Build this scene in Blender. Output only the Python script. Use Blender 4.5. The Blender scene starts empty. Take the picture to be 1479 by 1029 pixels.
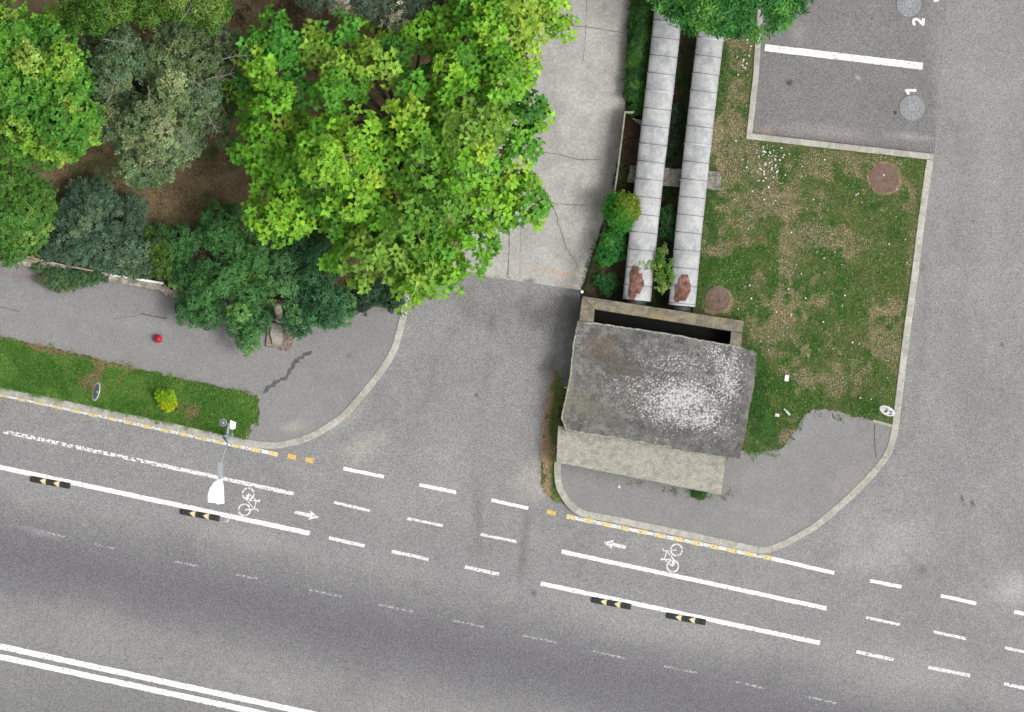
import bpy, math, random
import numpy as np
from mathutils import Vector
random.seed(7); rng = np.random.default_rng(7)
C = bpy.context.scene.collection
PI = math.pi

# ------------------------------------------------------------------ camera, sky, sun, exposure
H = 400.0                                   # survey camera looks straight down from this height
cam = bpy.data.cameras.new('camera'); camo = bpy.data.objects.new('camera', cam); C.objects.link(camo)
camo.location = (0, 0, H); camo.rotation_euler = (0, 0, 0)
cam.sensor_width = 36; cam.lens = 36*H/29.58; cam.clip_start = 1; cam.clip_end = 1000
bpy.context.scene.camera = camo
SUN_EL, SUN_AZ = 56, 108                      # elevation; compass direction the sun stands in (from north, clockwise)
w = bpy.data.worlds.new("World"); bpy.context.scene.world = w; w.use_nodes = True
nt = w.node_tree; bg = nt.nodes['Background']
sky = nt.nodes.new('ShaderNodeTexSky'); sky.sky_type = 'NISHITA'; sky.sun_disc = False
sky.sun_elevation = math.radians(SUN_EL); sky.sun_rotation = math.radians(SUN_AZ)
sky.dust_density = 6; sky.air_density = 1.0; sky.ozone_density = 0.5
hs = nt.nodes.new('ShaderNodeHueSaturation'); hs.inputs['Saturation'].default_value = 0.10   # cloud cover: nearly grey sky
nt.links.new(sky.outputs[0], hs.inputs['Color']); nt.links.new(hs.outputs[0], bg.inputs[0])
bg.inputs[1].default_value = 0.125
sun = bpy.data.lights.new('sun', 'SUN'); sun.energy = 0.95; sun.angle = math.radians(16); sun.color = (1, .97, .93)
suno = bpy.data.objects.new('sun', sun); C.objects.link(suno)
e, a = math.radians(SUN_EL), math.radians(SUN_AZ)
sd = Vector((math.cos(e)*math.sin(a), math.cos(e)*math.cos(a), math.sin(e)))
suno.rotation_euler = sd.to_track_quat('Z', 'Y').to_euler(); suno.location = (0, 0, 30)
vs = bpy.context.scene.view_settings
vs.view_transform = 'Standard'; vs.look = 'None'; vs.gamma = 1; vs.exposure = 0.66

# ------------------------------------------------------------------ helpers
G = 1.6
def lin(c):
    c = c/255.0
    return c/12.92 if c <= .04045 else ((c+.055)/1.055)**2.4
def S(r, g, b):                              # real surface colour whose overcast appearance is this sRGB value
    return (min(lin(r)/G, .9), min(lin(g)/G, .9), min(lin(b)/G, .9), 1)
def P(px, py, z=0.0):                        # survey grid (2 cm per unit) to metres
    f = (1-z/H)/50.0
    return ((px-739.5)*f, (514.5-py)*f, z)
def tagset(o, label=None, cat=None, group=None, kind=None):
    if label: o['label'] = label
    if cat: o['category'] = cat
    if group: o['group'] = group
    if kind: o['kind'] = kind
    return o
def thing(name, label, cat, loc=(0, 0, 0), rz=0, group=None):
    o = bpy.data.objects.new(name, None); C.objects.link(o); o.location = loc; o.rotation_euler = (0, 0, rz)
    o.empty_display_size = .2
    return tagset(o, label, cat, group)
class MB:                                    # collects shapes, becomes ONE mesh object
    def __init__(s): s.v = []; s.f = []; s.c = []
    def add(s, vs, fs, col=(1, 1, 1)):
        n = len(s.v); s.v += [tuple(v) for v in vs]; s.f += [tuple(i+n for i in f) for f in fs]; s.c += [col]*len(vs)
    def box(s, x0, x1, y0, y1, z0, z1, col=(1, 1, 1), ch=0):
        if ch <= 0:
            s.add([(x0,y0,z0),(x1,y0,z0),(x1,y1,z0),(x0,y1,z0),(x0,y0,z1),(x1,y0,z1),(x1,y1,z1),(x0,y1,z1)],
                  [(3,2,1,0),(4,5,6,7),(0,1,5,4),(1,2,6,5),(2,3,7,6),(3,0,4,7)], col)
        else:
            v = [(x0,y0,z0),(x1,y0,z0),(x1,y1,z0),(x0,y1,z0),(x0,y0,z1-ch),(x1,y0,z1-ch),(x1,y1,z1-ch),(x0,y1,z1-ch),
                 (x0+ch,y0+ch,z1),(x1-ch,y0+ch,z1),(x1-ch,y1-ch,z1),(x0+ch,y1-ch,z1)]
            f = [(3,2,1,0),(8,9,10,11)]
            for i in range(4):
                j = (i+1) % 4; f += [(i,j,j+4,i+4),(i+4,j+4,j+8,i+8)]
            s.add(v, f, col)
    def prism(s, pts, z0, z1, col=(1, 1, 1), ch=0.0):      # pts: world xy outline (any winding)
        ar = sum(pts[i][0]*pts[(i+1) % len(pts)][1]-pts[(i+1) % len(pts)][0]*pts[i][1] for i in range(len(pts)))
        if ar < 0: pts = pts[::-1]
        n = len(pts)
        if ch > 0:
            cx = sum(p[0] for p in pts)/n; cy = sum(p[1] for p in pts)/n
            top = []
            for p in pts:
                d = math.hypot(p[0]-cx, p[1]-cy); k = max(0, 1-ch/max(d, 1e-6)); top.append((cx+(p[0]-cx)*k, cy+(p[1]-cy)*k, z1))
            v = [(p[0],p[1],z0) for p in pts]+[(p[0],p[1],z1-ch) for p in pts]+top
            f = [tuple(range(2*n,3*n))]
            for i in range(n):
                j = (i+1) % n; f += [(i,j,j+n,i+n),(i+n,j+n,j+2*n,i+2*n)]
        else:
            v = [(p[0],p[1],z0) for p in pts]+[(p[0],p[1],z1) for p in pts]
            f = [tuple(range(n,2*n))]+[(i,(i+1) % n,(i+1) % n+n,i+n) for i in range(n)]
        s.add(v, f, col)
    def tube(s, pts, rad, k=8, col=(1, 1, 1), cap=True):
        pts = [Vector(p) for p in pts]; rings = []; n0 = None
        for i, p in enumerate(pts):
            t = (pts[min(i+1, len(pts)-1)]-pts[max(i-1, 0)]).normalized()
            if n0 is None: n0 = t.cross(Vector((0,0,1)) if abs(t.z) < .9 else Vector((1,0,0))).normalized()
            n0 = (n0-t*n0.dot(t)).normalized(); b = t.cross(n0)
            r = rad[i] if isinstance(rad, (list, tuple)) else rad
            rings.append([tuple(p+(n0*math.cos(2*PI*j/k)+b*math.sin(2*PI*j/k))*r) for j in range(k)])
        v = [q for r in rings for q in r]; f = []
        for i in range(len(rings)-1):
            for j in range(k): f.append((i*k+j, i*k+(j+1) % k, (i+1)*k+(j+1) % k, (i+1)*k+j))
        if cap: f += [tuple(range(k))[::-1], tuple((len(rings)-1)*k+j for j in range(k))]
        s.add(v, f, col)
    def disc(s, cx, cy, z0, z1, r, k=32, col=(1, 1, 1), ch=0.0):
        s.prism([(cx+r*math.cos(2*PI*i/k), cy+r*math.sin(2*PI*i/k)) for i in range(k)], z0, z1, col, ch)
    def ring(s, cx, cy, z, r0, r1, k=32, col=(1, 1, 1), a0=0, a1=2*PI, h=0.0):
        v = []; m = k+1
        for i in range(m):
            t = a0+(a1-a0)*i/k
            v += [(cx+r0*math.cos(t), cy+r0*math.sin(t), z), (cx+r1*math.cos(t), cy+r1*math.sin(t), z)]
        s.add(v, [(2*i, 2*i+1, 2*i+3, 2*i+2) for i in range(k)], col)
        if h > 0:
            v2 = [(q[0], q[1], z-h) for q in v]
            s.add(v+v2, [(2*i+1, 2*m+2*i+1, 2*m+2*i+3, 2*i+3) for i in range(k)]+[(2*i+2, 2*m+2*i+2, 2*m+2*i, 2*i) for i in range(k)], col)
    def ribbon(s, pts, wd, z, col=(1, 1, 1), jit=0.0, step=.08):
        out = []
        for i in range(len(pts)-1):
            a, b = Vector(pts[i][:2]), Vector(pts[i+1][:2]); L = (b-a).length; n = max(1, int(L/step))
            out += [a.lerp(b, j/n) for j in range(n)]
        out.append(Vector(pts[-1][:2])); v = []
        for i, p in enumerate(out):
            t = (out[min(i+1, len(out)-1)]-out[max(i-1, 0)]).normalized(); nn = Vector((-t.y, t.x))
            w_ = wd[0]+(wd[1]-wd[0])*i/max(1, len(out)-1) if isinstance(wd, tuple) else wd
            a = p+nn*(w_/2+random.uniform(-jit, jit)); b = p-nn*(w_/2+random.uniform(-jit, jit))
            v += [(a.x, a.y, z), (b.x, b.y, z)]
        s.add(v, [(2*i+1, 2*i+3, 2*i+2, 2*i) for i in range(len(out)-1)], col)
    def build(s, name, mat, parent=None, smooth=False, color=False):
        off = parent.location if parent else Vector((0, 0, 0))
        if parent and parent.parent: off = off+parent.parent.location
        me = bpy.data.meshes.new(name)
        me.from_pydata([(v[0]-off[0], v[1]-off[1], v[2]-off[2]) for v in s.v], [], s.f)
        if color:
            at = me.color_attributes.new('tint', 'FLOAT_COLOR', 'POINT')
            at.data.foreach_set('color', np.array([(c[0], c[1], c[2], 1) for c in s.c], dtype=np.float32).ravel())
        me.materials.append(mat)
        if smooth: me.polygons.foreach_set('use_smooth', [True]*len(me.polygons))
        me.update()
        o = bpy.data.objects.new(name, me); C.objects.link(o)
        if parent: o.parent = parent
        return o

# ------------------------------------------------------------------ materials
def newmat(name):
    m = bpy.data.materials.new(name); m.use_nodes = True; n = m.node_tree; b = n.nodes['Principled BSDF']
    b.inputs['Specular IOR Level'].default_value = .25
    return m, n, b
def N(n, t, **kw):
    x = n.nodes.new(t)
    for k, v in kw.items(): setattr(x, k, v)
    return x
def noise(n, co, scale, detail=3, rough=.55, lo=None, hi=None):
    x = N(n, 'ShaderNodeTexNoise'); x.inputs['Scale'].default_value = scale; x.inputs['Detail'].default_value = detail
    x.inputs['Roughness'].default_value = rough; n.links.new(co, x.inputs['Vector'])
    if lo is None: return x.outputs['Fac']
    r = N(n, 'ShaderNodeMapRange'); r.inputs['From Min'].default_value = lo; r.inputs['From Max'].default_value = hi
    n.links.new(x.outputs['Fac'], r.inputs['Value']); return r.outputs['Result']
def mix(n, fac, a, b, mode='MIX'):
    x = N(n, 'ShaderNodeMix', data_type='RGBA', blend_type=mode)
    for s_, v in ((x.inputs['Factor'], fac), (x.inputs[6], a), (x.inputs[7], b)):
        if hasattr(v, 'links') or isinstance(v, bpy.types.NodeSocket): n.links.new(v, s_)
        else: s_.default_value = v
    return x.outputs[2]
def mul(n, a, b, op='MULTIPLY'):
    x = N(n, 'ShaderNodeMath', operation=op)
    for s_, v in ((x.inputs[0], a), (x.inputs[1], b)):
        if isinstance(v, bpy.types.NodeSocket): n.links.new(v, s_)
        else: s_.default_value = v
    x.use_clamp = op == 'MULTIPLY'
    return x.outputs[0]
def objco(n): return N(n, 'ShaderNodeTexCoord').outputs['Object']
def bump(n, b, h, strength, dist=.02):
    x = N(n, 'ShaderNodeBump'); x.inputs['Strength'].default_value = strength; x.inputs['Distance'].default_value = dist
    n.links.new(h, x.inputs['Height']); n.links.new(x.outputs[0], b.inputs['Normal'])
ORG = [0.0, 0.0]                             # where the stained object's own origin stands
def stain_or_shade(n, co, col, px, py, rx, ry, ang, color, k, warp=.5, wscale=1.2, hard=0.0):
    """a stain of its own outline at a fixed place on the surface; rx, ry in grid units, ang in degrees"""
    x, y, _ = P(px, py); x -= ORG[0]; y -= ORG[1]
    sb = N(n, 'ShaderNodeVectorMath', operation='SUBTRACT'); sb.inputs[1].default_value = (x, y, 0); n.links.new(co, sb.inputs[0])
    vr = N(n, 'ShaderNodeVectorRotate', rotation_type='Z_AXIS'); vr.inputs['Angle'].default_value = math.radians(-ang); n.links.new(sb.outputs[0], vr.inputs['Vector'])
    sc = N(n, 'ShaderNodeVectorMath', operation='MULTIPLY'); sc.inputs[1].default_value = (50/rx, 50/ry, 0); n.links.new(vr.outputs[0], sc.inputs[0])
    ln = N(n, 'ShaderNodeVectorMath', operation='LENGTH'); n.links.new(sc.outputs[0], ln.inputs[0])
    nz = noise(n, co, wscale, 4); d = mul(n, mul(n, nz, -.5, 'ADD'), warp*2, 'MULTIPLY_ADD') if False else None
    nn = N(n, 'ShaderNodeMath', operation='MULTIPLY_ADD'); n.links.new(nz, nn.inputs[0]); nn.inputs[1].default_value = warp*2; nn.inputs[2].default_value = -warp
    ad = N(n, 'ShaderNodeMath', operation='ADD'); n.links.new(ln.outputs['Value'], ad.inputs[0]); n.links.new(nn.outputs[0], ad.inputs[1])
    mr = N(n, 'ShaderNodeMapRange', interpolation_type='SMOOTHSTEP'); mr.inputs['From Min'].default_value = 1.0; mr.inputs['From Max'].default_value = hard
    mr.inputs['To Min'].default_value = 0; mr.inputs['To Max'].default_value = k; n.links.new(ad.outputs[0], mr.inputs['Value'])
    return mix(n, mr.outputs['Result'], col, color)

def asphalt(name, base, dark, light, stains_and_shade=(), band=False, grain=1.0):
    m, n, b = newmat(name); co = objco(n)
    col = mix(n, noise(n, co, .35, 4, .6, .35, .65), dark, base)
    col = mix(n, mul(n, noise(n, co, 2.3, 4, .6, .45, .8), .45), col, light)
    if band:                                 # tyre-polished darker lane, running along the road
        vr = N(n, 'ShaderNodeVectorRotate', rotation_type='Z_AXIS'); vr.inputs['Angle'].default_value = math.radians(12.1); n.links.new(co, vr.inputs['Vector'])
        sp = N(n, 'ShaderNodeSeparateXYZ'); n.links.new(vr.outputs[0], sp.inputs[0])
        def off(px, py):
            x, y, _ = P(px, py); return math.sin(math.radians(12.1))*x+math.cos(math.radians(12.1))*y
        wb = N(n, 'ShaderNodeMath', operation='MULTIPLY_ADD'); n.links.new(noise(n, co, .5, 3), wb.inputs[0]); wb.inputs[1].default_value = .9; wb.inputs[2].default_value = -.45
        yy = mul(n, sp.outputs['Y'], wb.outputs[0], 'ADD')
        for (px, py, wdt, k, cc) in ((500, 905, 2.3, .95, S(117, 116, 120)), (500, 1130, 2.8, .7, S(126, 127, 126)), (500, 792, .8, .25, S(172, 170, 172)), (120, 690, 1.3, .5, S(143, 141, 143))):
            o_ = off(px, py); d = mul(n, mul(n, yy, -o_, 'ADD'), 0, 'ADD')
            ab = N(n, 'ShaderNodeMath', operation='ABSOLUTE'); n.links.new(d, ab.inputs[0])
            mr = N(n, 'ShaderNodeMapRange', interpolation_type='SMOOTHSTEP'); mr.inputs['From Min'].default_value = wdt; mr.inputs['From Max'].default_value = 0
            mr.inputs['To Max'].default_value = k; n.links.new(ab.outputs[0], mr.inputs['Value']); col = mix(n, mr.outputs['Result'], col, cc)
    for s_ in stains_and_shade: col = stain_or_shade(n, co, col, *s_)
    g1 = noise(n, co, 24, 4, .8, .38, .62); vc = N(n, 'ShaderNodeTexVoronoi'); vc.inputs['Scale'].default_value = 36; n.links.new(co, vc.inputs['Vector'])
    g2 = N(n, 'ShaderNodeSeparateColor'); n.links.new(vc.outputs['Color'], g2.inputs[0]); g2 = g2.outputs[0]     # single chippings, each its own shade
    vc2 = N(n, 'ShaderNodeTexVoronoi'); vc2.inputs['Scale'].default_value = 11; n.links.new(co, vc2.inputs['Vector'])
    col = mix(n, .38*grain, col, mix(n, g1, (.25, .25, .25, 1), (.76, .76, .76, 1)), 'OVERLAY')
    col = mix(n, .46*grain, col, mix(n, g2, (.22, .22, .22, 1), (.78, .78, .78, 1)), 'OVERLAY')
    sp_ = N(n, 'ShaderNodeMapRange'); sp_.inputs['From Min'].default_value = .16; sp_.inputs['From Max'].default_value = .10; n.links.new(vc2.outputs['Distance'], sp_.inputs['Value'])
    sc_ = N(n, 'ShaderNodeSeparateColor'); n.links.new(vc2.outputs['Color'], sc_.inputs[0])
    th_ = N(n, 'ShaderNodeMath', operation='GREATER_THAN'); th_.inputs[1].default_value = .82; n.links.new(sc_.outputs[0], th_.inputs[0])
    col = mix(n, mul(n, mul(n, sp_.outputs['Result'], th_.outputs[0]), .35), col, S(215, 215, 210))            # pale stones in the mix
    vo = N(n, 'ShaderNodeTexVoronoi'); vo.inputs['Scale'].default_value = 1.35; n.links.new(co, vo.inputs['Vector'])
    mr = N(n, 'ShaderNodeMapRange'); mr.inputs['From Min'].default_value = .045; mr.inputs['From Max'].default_value = .025; n.links.new(vo.outputs['Distance'], mr.inputs['Value'])
    col = mix(n, mul(n, mul(n, mr.outputs['Result'], noise(n, co, .6, 2, .5, .5, .56)), .6), col, S(70, 68, 68))   # chewing gum and oil spots
    n.links.new(col, b.inputs['Base Color']); b.inputs['Roughness'].default_value = .9
    bump(n, b, g1, .25, .01); return m

def mottled(name, cols, scale, rough=.85, grain=.35, gscale=25, bmp=.3, stains_and_shade=(), metallic=0, tint=False, co_big=None):
    m, n, b = newmat(name); co = objco(n); col = cols[0]
    for i, c in enumerate(cols[1:]):
        mp = N(n, 'ShaderNodeMapping'); mp.inputs['Location'].default_value = (13.7*i, 5.1*i, 2.2*i); n.links.new(co, mp.inputs['Vector'])
        col = mix(n, noise(n, mp.outputs[0], scale*(1.0+.9*i), 5, .65, .46, .6), col, c)
    for s_ in stains_and_shade: col = stain_or_shade(n, co, col, *s_)
    g = noise(n, co, gscale, 4, .7, .36, .64)
    col = mix(n, grain, col, mix(n, g, (.3, .3, .3, 1), (.7, .7, .7, 1)), 'OVERLAY')
    if tint:
        at = N(n, 'ShaderNodeVertexColor', layer_name='tint'); col = mix(n, 1.0, col, at.outputs[0], 'MULTIPLY')
    if isinstance(col, tuple): b.inputs['Base Color'].default_value = col
    else: n.links.new(col, b.inputs['Base Color'])
    b.inputs['Roughness'].default_value = rough; b.inputs['Metallic'].default_value = metallic
    if bmp: bump(n, b, g, bmp, .015)
    return m
def paint(name, c, wear, scale=9):
    m, n, b = newmat(name); co = objco(n)
    col = mix(n, noise(n, co, 30, 3, .6, .35, .7), c, (c[0]*.8, c[1]*.8, c[2]*.79, 1)); n.links.new(col, b.inputs['Base Color'])
    b.inputs['Roughness'].default_value = .7
    if wear > 0:
        tr = N(n, 'ShaderNodeBsdfTransparent'); ms = N(n, 'ShaderNodeMixShader'); t = .36+.28*wear
        f = noise(n, co, scale, 6, .75, t-.04, t+.04)
        n.links.new(f, ms.inputs[0]); n.links.new(tr.outputs[0], ms.inputs[1]); n.links.new(b.outputs[0], ms.inputs[2])
        n.links.new(ms.outputs[0], n.nodes['Material Output'].inputs['Surface'])
    return m
def leafmat(name, rough=.55, trans=.22, var=.5):
    m, n, b = newmat(name); at = N(n, 'ShaderNodeVertexColor', layer_name='tint')
    b.inputs['Roughness'].default_value = rough; n.links.new(at.outputs[0], b.inputs['Base Color'])
    tl = N(n, 'ShaderNodeBsdfTranslucent'); cc = mix(n, .5, at.outputs[0], (.25, .42, .05, 1), 'MIX')
    n.links.new(mix(n, 1.0, at.outputs[0], (1.0, 1.15, .6, 1), 'MULTIPLY'), tl.inputs['Color'])
    ms = N(n, 'ShaderNodeMixShader'); ms.inputs[0].default_value = trans
    n.links.new(b.outputs[0], ms.inputs[1]); n.links.new(tl.outputs[0], ms.inputs[2])
    n.links.new(ms.outputs[0], n.nodes['Material Output'].inputs['Surface']); return m
def plain(name, c, rough=.6, metallic=0, var=.15, scale=20):
    m, n, b = newmat(name); co = objco(n)
    col = mix(n, noise(n, co, scale, 4, .6, .35, .65), c, tuple(x*(1-var) for x in c[:3])+(1,))
    n.links.new(col, b.inputs['Base Color']); b.inputs['Roughness'].default_value = rough; b.inputs['Metallic'].default_value = metallic
    return m

DUST = S(186, 182, 172); OIL = S(88, 86, 84)
M = {}
M['road'] = asphalt('road_asphalt', S(154, 154, 153), S(142, 142, 142), S(172, 171, 167), band=True, stains_and_shade=(
    (522, 648, 52, 34, 20, DUST, .6, .7, 1.6), (500, 605, 62, 16, 42, S(176, 174, 166), .5, .5, 2), (430, 680, 60, 14, -12, S(170, 168, 160), .35, .5, 2),
    (1275, 795, 95, 55, 25, S(178, 174, 170), .65, .9, 1.3), (1240, 745, 60, 20, 40, S(172, 170, 164), .5, .6, 2), (1465, 850, 50, 40, 0, S(190, 188, 184), .6, .6, 1.4),
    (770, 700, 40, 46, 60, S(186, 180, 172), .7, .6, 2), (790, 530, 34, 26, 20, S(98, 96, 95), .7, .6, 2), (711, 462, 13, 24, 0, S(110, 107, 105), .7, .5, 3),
    (675, 455, 16, 24, 0, S(128, 124, 120), .6, .5, 3), (800, 452, 95, 44, -5, S(108, 107, 105), .8, .8, 1.5), (680, 440, 60, 60, 0, S(134, 131, 127), .6, .9, 1.5), (820, 560, 20, 90, 0, S(120, 119, 118), .5, .8, 2), (688, 571, 4, 6, 0, S(80, 78, 78), .8, .3, 4),  # last but one: darker strip along the chamber's left side
    (771, 857, 7, 7, 0, S(92, 92, 92), .8, .3, 4), (690, 740, 12, 130, 3, S(124, 123, 122), .6, .5, 2), (757, 790, 10, 100, -6, S(122, 121, 120), .65, .5, 2), (620, 560, 16, 150, -20, S(136, 135, 133), .5, .6, 1.5), (700, 560, 14, 140, -8, S(136, 135, 133), .5, .6, 1.5),
    (1389, 720, 5, 14, 20, S(96, 95, 96), .8, .4, 4), (1404, 727, 5, 9, 10, S(96, 95, 96), .8, .4, 4), (1333, 825, 14, 16, 0, S(112, 110, 108), .5, .8, 5),
    (1447, 498, 5, 5, 0, S(90, 90, 94), .85, .2, 4), (1406, 320, 3, 3, 0, S(80, 80, 80), .9, .2, 4), (1367, 682, 60, 40, 0, S(140, 140, 142), .4, .6, 1.5),
    (60, 770, 60, 9, -14, S(165, 163, 168), .45, .6, 3), (330, 770, 120, 26, -12, S(170, 166, 166), .45, .6, 2), (950, 900, 220, 50, -12, S(166, 165, 164), .4, .6, 1.2),
    (150, 905, 300, 28, -12, S(160, 158, 154), .35, .6, 1.5), (820, 990, 300, 40, -12, S(122, 122, 124), .45, .7, 1), (640, 700, 150, 90, 0, S(166, 166, 160), .4, .8, .9), (1330, 960, 160, 60, -12, S(168, 168, 165), .5, .7, 1), (1430, 300, 40, 300, 0, S(162, 161, 162), .45, .5, 1), (1330, 500, 14, 200, -5, S(132, 131, 130), .45, .7, 3), (1400, 560, 50, 160, 5, S(142, 142, 142), .4, .7, 1.2)))
M['parking'] = asphalt('parking_asphalt', S(136, 134, 134), S(129, 127, 127), S(150, 148, 147), stains_and_shade=(
    (1190, 190, 110, 15, -5, S(165, 161, 157), .6, .6, 2), (1320, 198, 55, 10, -6, S(180, 176, 170), .6, .5, 2), (1155, 45, 22, 30, 0, S(160, 157, 152), .6, .8, 2),
    (1238, 112, 10, 6, -40, S(182, 180, 178), .6, .5, 5), (1140, 120, 9, 8, 0, S(70, 67, 67), .9, .7, 6), (1293, 163, 4, 5, 0, S(58, 56, 56), .95, .3, 5),
    (1285, 139, 7, 5, 0, S(115, 109, 108), .7, .3, 5), (1259, 27, 3, 3, 0, S(75, 72, 72), .9, .3, 5), (1105, 190, 20, 12, -10, S(170, 150, 130), .6, .8, 4), (1364, 90, 30, 190, 5, S(154, 153, 154), .8, .5, 1.5), (1200, 60, 70, 50, 0, S(142, 140, 139), .5, .8, 1)))
M['walk'] = asphalt('footway_asphalt', S(151, 150, 149), S(144, 143, 142), S(164, 163, 161), grain=.6, stains_and_shade=(
    (422, 617, 30, 12, 5, S(182, 178, 170), .7, .6, 2), (220, 470, 150, 18, -8, S(166, 163, 162), .4, .5, 1.5), (30, 400, 80, 16, -8, S(140, 128, 124), .6, .8, 2),
    (1100, 740, 90, 14, -18, S(166, 160, 152), .4, .6, 2), (1125, 625, 18, 26, 30, S(110, 112, 112), .6, 1.0, 3), (1230, 690, 60, 30, 40, S(164, 158, 156), .5, .6, 1.3),
    (1275, 640, 14, 30, 0, S(148, 146, 146), .5, .3, 2), (505, 514, 7, 7, 0, S(120, 118, 118), .6, .5, 5)))
M['conc'] = mottled('pale_concrete', [S(188, 186, 180), S(174, 172, 166), S(198, 196, 190)], .8, .9, .42, 14, .25, stains_and_shade=(
    (800, 180, 16, 120, 5, S(168, 166, 164), .55, .9, 5), (815, 60, 20, 90, 5, S(176, 173, 168), .4, .9, 5), (905, 60, 10, 100, -4, S(150, 142, 124), .7, .9, 3),
    (872, 240, 22, 110, -8, S(142, 140, 134), .75, .5, 1.5), (845, 350, 16, 90, -20, S(146, 144, 138), .7, .5, 1.5), (790, 150, 24, 170, -4, S(172, 170, 165), .5, 1.0, 6), (775, 330, 30, 50, 0, S(176, 174, 170), .5, 1.0, 6), (760, 420, 20, 8, 0, S(150, 126, 112), .7, .7, 4), (765, 406, 14, 8, 0, S(128, 108, 98), .7, .6, 5),  # first two paint the soft shadow band beside the wall and fence
    (800, 393, 55, 4, -9, S(222, 170, 130), .7, .8, 5), (832, 402, 10, 14, 10, S(150, 148, 140), .5, .6, 3), (853, 203, 12, 9, 0, S(165, 163, 166), .5, .6, 4)))
M['kerb'] = mottled('kerb_concrete', [S(204, 201, 192), S(194, 191, 182), S(182, 180, 170)], 3, .9, .35, 24, .3, tint=True)
ORG[:] = P(950,570)[:2]
M['roof'] = mottled('weathered_roof_concrete', [S(122, 121, 118), S(92, 91, 91), S(140, 139, 134), S(108, 106, 102)], 2.0, .95, .75, 22, .6, stains_and_shade=(
    (900, 530, 70, 30, -12, S(96, 88, 80), .7, .8, 1.5), (822, 560, 10, 60, -8, S(150, 148, 132), .7, .7, 3), (850, 590, 60, 30, -12, S(126, 123, 108), .5, .8, 2),
    (940, 646, 130, 7, -10, S(146, 143, 130), .6, .9, 4), (866, 500, 40, 26, -10, S(118, 104, 88), .6, .9, 3), (840, 585, 26, 22, 0, S(142, 140, 122), .6, .9, 4), (1084, 570, 7, 70, -8, S(134, 133, 128), .6, .9, 4), (960, 545, 110, 5, -12, S(94, 93, 92), .5, .8, 3), (940, 620, 90, 16, -10, S(86, 85, 84), .5, .9, 3), (1055, 530, 6, 26, -6, S(176, 174, 170), .5, .8, 5)))
def lichen_into(m):
    n = m.node_tree; b = n.nodes['Principled BSDF']; co = objco(n); src = b.inputs['Base Color'].links[0].from_socket; tot = None
    for (px, py, rx, ry, an, k_) in ((985,580,84,50,-20,.60),(1052,545,30,60,10,.52),(930,560,80,34,-15,.34),(1015,600,44,30,0,.58),(1035,505,30,20,0,.4),(985,525,90,30,-10,.36),(1040,620,40,30,0,.3)):
        x, y, _ = P(px, py)
        sb = N(n, 'ShaderNodeVectorMath', operation='SUBTRACT'); sb.inputs[1].default_value = (x*(1-1.08/H)-P(950,570)[0], y*(1-1.08/H)-P(950,570)[1], 0); n.links.new(co, sb.inputs[0])
        sc = N(n, 'ShaderNodeVectorMath', operation='MULTIPLY'); sc.inputs[1].default_value = (50/rx, 50/ry, 0); n.links.new(sb.outputs[0], sc.inputs[0])
        ln = N(n, 'ShaderNodeVectorMath', operation='LENGTH'); n.links.new(sc.outputs[0], ln.inputs[0])
        mr = N(n, 'ShaderNodeMapRange', interpolation_type='SMOOTHSTEP'); mr.inputs['From Min'].default_value = 1.5; mr.inputs['From Max'].default_value = 0; mr.inputs['To Max'].default_value = k_
        n.links.new(ln.outputs['Value'], mr.inputs['Value']); o_ = mr.outputs['Result']; tot = o_ if tot is None else mul(n, tot, o_, 'MAXIMUM')
    f = mul(n, mul(n, noise(n, co, 2.2, 5, .8), 2.0, 'MULTIPLY'), tot)
    g = noise(n, co, 15, 6, .8); sm = mul(n, g, mul(n, f, .36, 'MULTIPLY'), 'ADD')
    mr = N(n, 'ShaderNodeMapRange'); mr.inputs['From Min'].default_value = .645; mr.inputs['From Max'].default_value = .695; n.links.new(sm, mr.inputs['Value'])
    n.links.new(mix(n, mr.outputs['Result'], src, mix(n, noise(n, co, 15, 3), S(190, 190, 190), S(236, 236, 236))), b.inputs['Base Color'])
lichen_into(M['roof'])
M['slab'] = mottled('pale_slab_concrete', [S(176, 174, 160), S(158, 156, 144), S(188, 185, 172)], 3.4, .95, .7, 26, .5)
M['frame'] = mottled('chamber_wall_concrete', [S(140, 132, 112), S(120, 116, 106), S(158, 150, 124)], 2.5, .95, .5, 22, .6, stains_and_shade=((950, 458, 26, 7, -9, S(176, 152, 98), .6, .6, 3), (1050, 480, 30, 14, 0, S(130, 130, 132), .7, .6, 3),))
ORG[:] = [0.0, 0.0]
M['soil'] = mottled('brown_soil', [S(136, 116, 90), S(108, 94, 70), S(158, 138, 104)], 1.3, 1, .6, 24, .8)
M['drysoil'] = mottled('dry_pale_soil', [S(170, 150, 118), S(142, 126, 94), S(118, 118, 76)], 4, 1, .5, 30, .6)
M['darksoil'] = mottled('damp_dark_soil', [S(78, 70, 50), S(92, 72, 56), S(54, 56, 36)], 2.0, 1, .6, 20, .8)
M['turf'] = mottled('turf_base', [S(92, 104, 58), S(128, 118, 80), S(74, 94, 44)], 1.2, 1, .6, 24, .7)
M['verge'] = mottled('verge_base', [S(76, 104, 46), S(66, 92, 38), S(104, 112, 64)], 1.4, 1, .5, 24, .7)
M['tar'] = mottled('tar_seal', [S(96, 95, 96), S(112, 110, 110)], 8, .9, .5, 40, .2)
M['crack'] = plain('crack_dark', S(140, 136, 128), .95)
M['white'] = paint('white_road_paint', (.76, .76, .75, 1), .2, 16); M['white_worn'] = paint('worn_white_paint', (.74, .74, .73, 1), .47, 10)
M['white_mid'] = paint('rubbed_white_paint', (.64, .64, .63, 1), .27, 14); M['white_faint'] = paint('faded_white_paint', S(205, 205, 205), .50, 14)
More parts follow.
